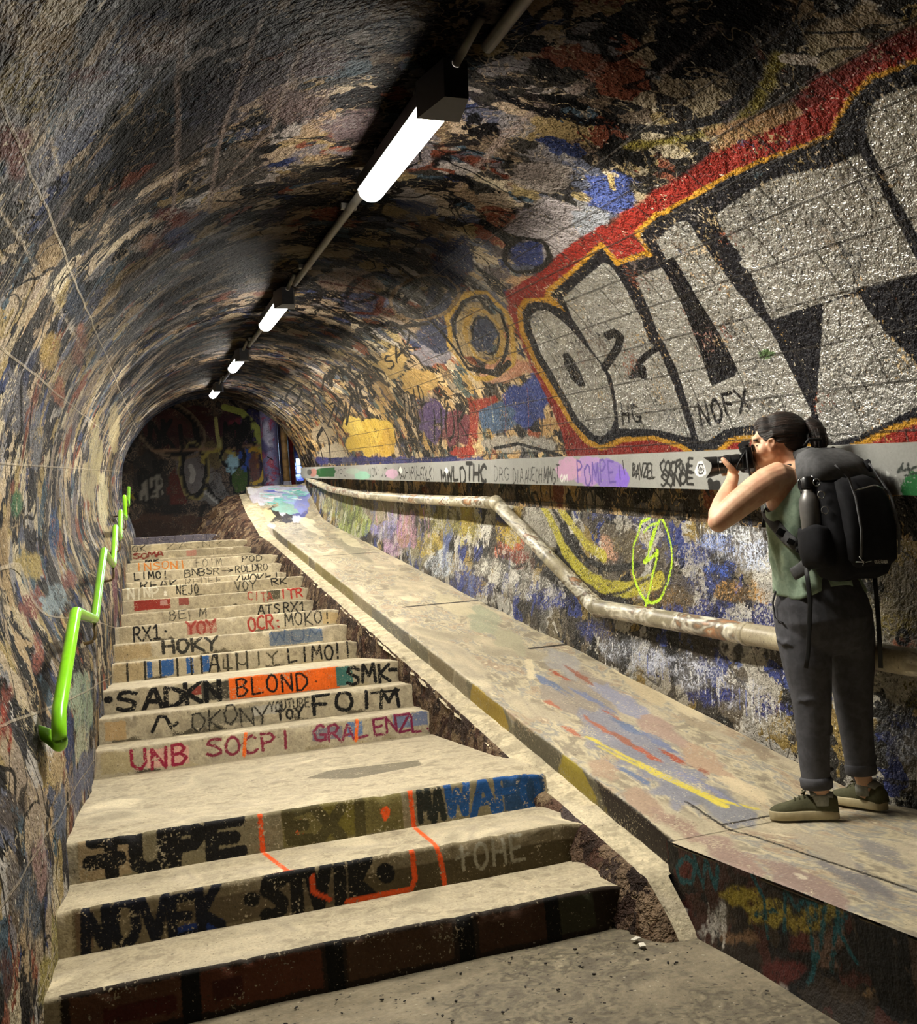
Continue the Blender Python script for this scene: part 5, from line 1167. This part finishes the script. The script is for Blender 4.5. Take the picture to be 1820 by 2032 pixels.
# trousers
tr_ = MB()
tr_.loft([tring(C_HIP, .150, .112, .955), tring(C_HIP, .172, .126, .90), tring(C_HIP, .196, .140, .84), tring(C_HIP, .200, .150, .77), tring(C_HIP, .178, .132, .70), tring(C_HIP, .150, .108, .655), tring(C_HIP, .10, .07, .63)])
limb(tr_, [(-.022, -.045, .80), (-.024, -.055, .70), (-.022, -.06, .60), (-.022, -.06, .50), (-.026, -.062, .42), (-.036, -.062, .32), (-.045, -.062, .22), (-.047, -.062, .145)], [.105, .102, .094, .080, .072, .064, .058, .055], 24)
limb(tr_, [(.150, .055, .80), (.153, .075, .70), (.150, .095, .60), (.140, .11, .50), (.134, .112, .42), (.130, .11, .32), (.128, .108, .22), (.127, .106, .165)], [.102, .098, .090, .080, .074, .066, .060, .058], 24)
# cloth folds
for i in range(26):
    lg = i % 2; z0 = random.choice([.42, .46, .50, .38, .26, .22, .70, .72, .76, .18, .34])+random.uniform(-.02, .02)
    c = (-.028, -.062) if lg == 0 else (.134, .108); rr_ = np.interp(z0, [.15, .3, .45, .7], [.054, .062, .075, .100]); an = random.uniform(0, 6.28); sp = random.uniform(.8, 1.6)
    pts = [(c[0]+rr_*.97*math.cos(an+sp*t), c[1]+rr_*.97*math.sin(an+sp*t), z0+random.uniform(-.03, .03)*t+.012*math.sin(3*t)) for t in np.linspace(0, 1, 6)]
    limb(tr_, pts, [.003, .007, .009, .009, .007, .003], 8)
pants = fuse(tr_, 'trousers', .0062, 2, M_PANTS, PE)
for c, z in (((-.047, -.062), .135), ((.127, .106), .152)):
    mb = MB(); mb.tube([L3(c[0]-.001, c[1], z-.018), L3(c[0]-.001, c[1], z-.012), L3(c[0], c[1], z+.018), L3(c[0], c[1], z+.028)], [.054, .061, .062, .057], 28); mb.build('turn_up', M_PANTS, PE)
mb = MB(); mb.tube([T3(C_HIP, .198, .02, .905), T3(C_HIP, .204, .04, .86), T3(C_HIP, .208, .035, .80), T3(C_HIP, .205, -.01, .775)], .004, 8); mb.build('pocket_edge', M_PANTS, pants)
mb = MB(); mb.loft([tring(C_HIP, .156, .118, .94), tring(C_HIP, .160, .121, .95), tring(C_HIP, .158, .119, .968), tring(C_HIP, .150, .112, .968)]); mb.build('waistband', M_PANTS, PE)
# shoes
def shoe(hx, hy, dx, dy, lb):
    d = math.hypot(dx, dy); ux, uy = dx/d, dy/d; vx, vy = -uy, ux; Ls = .262
    S = empty('shoe', tuple(L3(hx+ux*.12, hy+uy*.12, 0))); S.parent = PE; S.matrix_parent_inverse = Matrix.Translation(PE.location).inverted()
    S.location = S.location
    def q(l, w_, z): return L3(hx+ux*l*Ls+vx*w_, hy+uy*l*Ls+vy*w_, z)
    prof_ = [(0, .012), (.02, .024), (.08, .032), (.2, .034), (.4, .034), (.6, .042), (.75, .045), (.87, .040), (.95, .028), (1.0, .010)]
    def outline(z, k, dz=0): 
        return [q(l, w_*k, z) for l, w_ in prof_]+[q(l, -w_*k, z) for l, w_ in reversed(prof_)]
    mb = MB(); mb.loft([outline(.002, .94), outline(.006, 1.02), outline(.032, 1.04), outline(.037, .98)]); mb.build('sole', M_SOLE, S)
    rings = []
    hts = [(-.0, .082, .028), (.08, .100, .033), (.2, .088, .034), (.32, .082, .034), (.42, .094, .032), (.52, .088, .034), (.64, .074, .040), (.76, .064, .043), (.88, .056, .037), (.96, .046, .024), (.99, .038, .010)]
    for l, ht_, w_ in hts:
        ring = []
        for i in range(14):
            a = math.pi*i/13; c_, s_ = math.cos(a), math.sin(a)
            ring.append(q(l, w_*math.copysign(abs(c_)**.7, c_), .030+(ht_-.030)*abs(s_)**.8))
        rings.append(ring)
    mb = MB(); mb.loft(rings); mb.build('upper', M_SHOE, S)
    mb = MB(); mb.tube([q(.06, 0, .088), q(.2, 0, .100), q(.38, 0, .096)], [(.012, .028), (.016, .032), (.010, .026)], 14, up=(0, 0, 1)); mb.build('collar_lining', M_SOCK, S)
    mb = MB()
    for l in (.46, .53, .60): mb.tube([q(l, -.022, np.interp(l, [.42, .64], [.096, .076])-.006), q(l+.01, 0, np.interp(l, [.42, .64], [.099, .080])), q(l, .022, np.interp(l, [.42, .64], [.096, .076])-.006)], .0035, 8)
    mb.tube([q(.46, .0, .098), q(.44, .018, .112), q(.50, .026, .102), q(.47, .004, .098)], .003, 8)
    mb.tube([q(.46, .0, .098), q(.43, -.018, .114), q(.49, -.028, .104), q(.47, -.004, .098)], .003, 8)
    mb.build('laces', M_SHOE, S)
    S['label'] = lb
shoe(.022, -.058, -.235, -.002, 'left shoe pointing along the ramp edge')
shoe(.196, .062, -.165, .155, 'right shoe turned away')
for c in ((-.036, -.06), (.132, .105)):
    mb = MB(); mb.tube([L3(c[0], c[1], .055), L3(c[0], c[1], .092), L3(c[0], c[1], .098)], [.038, .037, .034], 18); mb.build('sock', M_SOCK, PE)

# camera held to the eye
CAM = empty('camera_body', tuple(L3(-.155, 0, 1.47))); add_props(CAM, 'black camera with long hooded zoom lens held to the eye', 'camera')
_L3 = L3
def L3(r, a, z): return _L3(r+.004, a, z-.010)
def bx(mb, r0, r1, a0, a1, z0, z1, bev=.004):
    mb.box(L3((r0+r1)/2, (a0+a1)/2, (z0+z1)/2), (abs(r1-r0), abs(a1-a0), abs(z1-z0)), HT, bev); return mb
bx(MB(), -.172, -.128, -.066, .066, 1.428, 1.520, .007).build('body', M_BLACK, CAM, True, 35)
mb = MB(); mb.loft([[L3(-.180, -.030, 1.515), L3(-.180, .030, 1.515), L3(-.132, .030, 1.515), L3(-.132, -.030, 1.515)], [L3(-.184, -.020, 1.543), L3(-.184, .020, 1.543), L3(-.136, .022, 1.540), L3(-.136, -.022, 1.540)], [L3(-.170, -.014, 1.551), L3(-.170, .014, 1.551), L3(-.142, .016, 1.549), L3(-.142, -.016, 1.549)]]); mb.build('viewfinder_hump', M_BLACK, CAM, True, 30)
bx(MB(), -.168, -.134, -.016, .016, 1.548, 1.555, .001).build('hot_shoe', M_CHROME, CAM, True, 30)
bx(MB(), -.188, -.150, .040, .070, 1.430, 1.512, .010).build('grip', M_BLACK, CAM)
mb = MB(); mb.cyl(L3(-.150, -.048, 1.518), L3(-.150, -.048, 1.530), .014); mb.build('mode_dial', M_BLACK, CAM, True, 35)
bx(MB(), -.132, -.120, -.022, .022, 1.505, 1.535, .004).build('eyepiece', M_BLACK, CAM)
bx(MB(), -.130, -.126, -.045, .035, 1.438, 1.495, .001).build('rear_screen', M_GLOSS, CAM)
ld = (-1, -.02, -.035)
def lp(d, dz=0): return L3(-.172+ld[0]*d, ld[1]*d, 1.472+ld[2]*d+dz)
lens = MB(); lens.tube([lp(0), lp(.008), lp(.010), lp(.045), lp(.047), lp(.075), lp(.078), lp(.108), lp(.112)], [.031, .031, .035, .036, .0385, .0385, .036, .0375, .036], 32)
lens = lens.build('lens', M_BLACK, CAM, True, 30)
for d, rr_ in ((.052, .0395), (.058, .0395), (.064, .0395), (.070, .0395), (.020, .0368), (.026, .0368), (.032, .0368)):
    mb = MB(); mb.tube([lp(d), lp(d+.003)], rr_, 32); mb.build('grip_ring', M_BLACK, lens, True, 30)
mb = MB(); mb.tube([lp(.098), lp(.100)], .0385, 32); mb.build('accent_ring', M_CHROME, lens, True, 30)
# petal hood
mb = MB(); n = 40; rings = [[], [], [], []]
for i in range(n):
    t = 2*math.pi*i/n; ext = .030+.016*math.cos(2*t)
    for k, (d, rr_) in enumerate(((.104, .039), (.112+ext, .046), (.112+ext, .044), (.106, .037))):
        c = lp(d); rings[k].append(c+Vector(AX)*rr_*math.sin(t)+Vector((0, 0, 1))*rr_*math.cos(t))
mb.loft(rings, cap=False); mb.build('lens_hood', M_BLACK, CAM, True, 30)
mb = MB(); mb.ball(lp(.106), (.004, .034, .034), 20, HT); mb.build('front_glass', M_GLOSS, CAM)
mb = MB(); mb.box(lp(.088, .008)+Vector(AX)*-.0375, (.010, .004, .008), HT, .001); mb.build('white_badge', M_WHITE, CAM)
mb = MB()
mb.tube(rounded([L3(-.15, -.066, 1.508), L3(-.185, -.075, 1.46), L3(-.200, -.072, 1.432), L3(-.17, -.068, 1.425), L3(-.145, -.060, 1.44)], .02), [(.0015, .006)]*1 if False else .0035, 8); mb.build('hand_strap', M_STRAP, CAM)
mb = MB(); mb.tube([L3(-.15, -.067, 1.505), L3(-.152, -.08, 1.44), L3(-.145, -.085, 1.38), L3(-.13, -.08, 1.335)], .0045, 8); mb.build('neck_strap', M_STRAP, CAM)

L3 = _L3

# backpack
PC_ = (.045, .0)
BP = empty('backpack', tuple(T3(PC_, 0, -.22, 1.0))); add_props(BP, 'big black and grey hiking backpack worn on the back, straps dangling', 'backpack')
def bring(z, hl, f0, f1, n=36, e=3.2, dl=0):
    out = []
    for i in range(n):
        t = 2*math.pi*i/n; ct, st = math.cos(t), math.sin(t)
        out.append(T3(PC_, dl+hl*math.copysign(abs(ct)**(2/e), ct), (f0+f1)/2+(f1-f0)/2*math.copysign(abs(st)**(2/e), st), z+.006*math.sin(3*t+z*20)))
    return out
mb = MB(); mb.loft([bring(.925, .09, -.27, -.16), bring(.94, .125, -.31, -.14), bring(.99, .145, -.335, -.128), bring(1.08, .152, -.345, -.122), bring(1.2, .150, -.335, -.118), bring(1.30, .142, -.305, -.110), bring(1.38, .128, -.262, -.100), bring(1.42, .112, -.215, -.092), bring(1.445, .085, -.17, -.085), bring(1.450, .05, -.14, -.088)])
sack = mb.build('main_sack', M_PACK, BP)
mb = MB(); mb.loft([bring(.97, .085, -.345, -.30, 30, 2.6), bring(.99, .105, -.372, -.29, 30, 2.6), bring(1.10, .112, -.388, -.29, 30, 2.8), bring(1.22, .108, -.375, -.28, 30, 2.8), bring(1.29, .095, -.345, -.26, 30, 2.6), bring(1.31, .06, -.32, -.27, 30, 2.4)])
fp = mb.build('front_pocket', M_PACK, BP)
mb = MB(); mb.loft([bring(1.31, .1445, -.306, -.106, 36, 3.2), bring(1.38, .133, -.268, -.094, 36, 3.0), bring(1.42, .118, -.222, -.086, 36, 2.8), bring(1.447, .090, -.176, -.080, 36, 2.6), bring(1.456, .05, -.14, -.085, 36, 2.4)])
mb.build('lid', M_PACK2, BP)['label'] = 'grey top lid'
mb = MB(); mb.tube([T3(PC_, .04, -.10, 1.475), T3(PC_, .03, -.12, 1.497), T3(PC_, -.03, -.12, 1.497), T3(PC_, -.04, -.10, 1.475)], (.004) if False else .007, 10); mb.build('haul_loop', M_STRAP, BP)
mb = MB(); mb.loft([[T3(PC_, -.125, -.27, 1.33), T3(PC_, -.085, -.30, 1.33), T3(PC_, -.085, -.25, 1.33), T3(PC_, -.125, -.23, 1.33)], [T3(PC_, -.115, -.275, 1.375), T3(PC_, -.09, -.29, 1.38), T3(PC_, -.09, -.255, 1.375), T3(PC_, -.115, -.245, 1.375)]]); mb.build('corner_tab', M_PACK, BP)
for l0 in (.09, -.09):
    mb = MB(); mb.tube([T3(PC_, l0, -.372, 1.0), T3(PC_, l0*.98, -.392, 1.1), T3(PC_, l0*.93, -.382, 1.22), T3(PC_, l0*.8, -.350, 1.30), T3(PC_, l0*.9, -.30, 1.36)], .0045, 8); mb.build('compression_cord', M_PACK2, BP)
mb = MB(); mb.tube([T3(PC_, .075, -.366, 1.25), T3(PC_, .0, -.395, 1.262), T3(PC_, -.075, -.366, 1.25)], .003, 8); mb.build('zip', M_CHROME, BP)
# side pocket
mb = MB(); mb.loft([bring(.98, .03, -.285, -.16, 24, 2.4, .140), bring(1.0, .045, -.295, -.15, 24, 2.4, .150), bring(1.06, .053, -.30, -.15, 24, 2.4, .155), bring(1.12, .050, -.295, -.155, 24, 2.4, .155), bring(1.135, .046, -.285, -.16, 24, 2.4, .155)]); mb.build('side_pocket', M_PACK, BP)
# printed mark and wordmark on the lower back panel
def bpt(l, z, off=.0): return T3(PC_, l, -.3605-off-.012*max(0, 1-abs(l)/.1), z)
mk = MB()
for a, b in [((.105, .985), (.075, .982)), ((.088, 1.004), (.072, .978)), ((.064, .981), (.040, .984)), ((.078, .97), (.07, .99))]:
    mk.tube([bpt(a[0], a[1]), bpt((a[0]+b[0])/2, (a[1]+b[1])/2), bpt(b[0], b[1])], .0016, 6)
mk.build('pack_emblem', M_WHITE, BP)
mk = MB()
for i, ch in enumerate('QUECHUA'):
    for pl in FONT[ch]:
        P_ = [bpt(.028-(i+gx*.75)*.0092, .974-i*.0006+gy*.012) for gx, gy in pl]
        if len(P_) > 1: mk.tube(P_, .0011, 5)
mk.build('wordmark', M_WHITE, BP)
# harness
def strap(name, pts, wd, th, mat, lb=None):
    mb = MB(); P_ = rounded([L3(*p) for p in pts], .03)
    mb.tube(P_, [(th, wd)]*len(P_), 12, up=tuple(AX*.9+RX*.3)); o = mb.build(name, mat, BP)
    if lb: o['label'] = lb
strap('shoulder_strap', [(.10, -.10, 1.445), (.055, -.055, 1.450), (.0, -.015, 1.425), (-.055, -.01, 1.36), (-.098, -.02, 1.28), (-.100, -.070, 1.225), (-.070, -.130, 1.165), (-.035, -.165, 1.11), (.0, -.185, 1.075)], .024, .007, M_PACK2)
strap('shoulder_strap', [(.20, .02, 1.455), (.16, .10, 1.42), (.07, .135, 1.34), (.03, .15, 1.22), (.12, .14, 1.10), (.2, .06, 1.04)], .024, .007, M_PACK2)
strap('chest_strap', [(-.092, -.03, 1.285), (-.100, -.04, 1.24), (-.112, -.05, 1.195), (-.118, -.055, 1.17)], .011, .003, M_STRAP)
strap('webbing', [(-.02, -.178, 1.09), (.01, -.195, 1.05), (.02, -.20, 1.0), (.022, -.235, .95), (.020, -.235, .85), (-.012, -.205, .66), (-.028, -.20, .60)], .009, .0022, M_STRAP, 'long left hip strap hanging down')
strap('webbing', [(.27, -.07, .97), (.266, -.07, .86), (.258, -.06, .72), (.244, -.06, .570)], .009, .0022, M_STRAP, 'long right hip strap hanging down')
strap('hip_fin', [(.03, -.215, 1.0), (.012, -.200, .985), (-.012, -.190, .972), (-.03, -.18, .965)], .026, .008, M_PACK2)
for (p, s_) in (((-.052, -.158, 1.135), (.035, .014, .030)), ((-.020, -.182, 1.092), (.030, .014, .022)), ((.008, -.196, 1.055), (.022, .012, .026)), ((-.100, -.06, 1.235), (.02, .02, .024))):
    mb = MB(); mb.box(L3(*p), s_, HT @ Matrix.Rotation(math.radians(35), 3, 'Y'), .003); mb.build('buckle', M_BLACK, BP, True, 35)
for p in ((.10, -.30, 1.30), (.11, -.31, 1.25), (.115, -.315, 1.19)):
    mb = MB(); mb.tube([L3(p[0]+.012*math.cos(t), p[1]-.012, p[2]+.014*math.sin(t)) for t in np.linspace(0, 6.28, 13)], .0025, 6, cap=False); mb.build('clip_ring', M_CHROME, BP)
# flask in the side pocket
BT = empty('water_bottle', tuple(L3(.065, -.275, 1.08))); add_props(BT, 'grey metal flask with black clip cap in the side pocket of the backpack', 'bottle')
bc = lambda z: T3(PC_, .158-.02*(z-1.2), -.222, z)
mb = MB(); mb.tube([bc(1.06), bc(1.066), bc(1.19), bc(1.225), bc(1.245), bc(1.262), bc(1.272), bc(1.285)], [.032, .039, .040, .040, .036, .027, .021, .020], 28); mb.build('flask', M_STEEL, BT)
mb = MB(); mb.tube([bc(1.284), bc(1.287), bc(1.322), bc(1.330)], [.022, .025, .025, .019], 24); cap_ = mb.build('cap', M_BLACK, BT, True, 40)
mb = MB()
for sg in (-1, 1): mb.tube([bc(1.275)+Vector(RX)*sg*.022, bc(1.292)+Vector(RX)*sg*.033, bc(1.318)+Vector(RX)*sg*.033, bc(1.332)+Vector(RX)*sg*.018], .003, 8)
mb.build('wire_bail', M_CHROME, cap_)
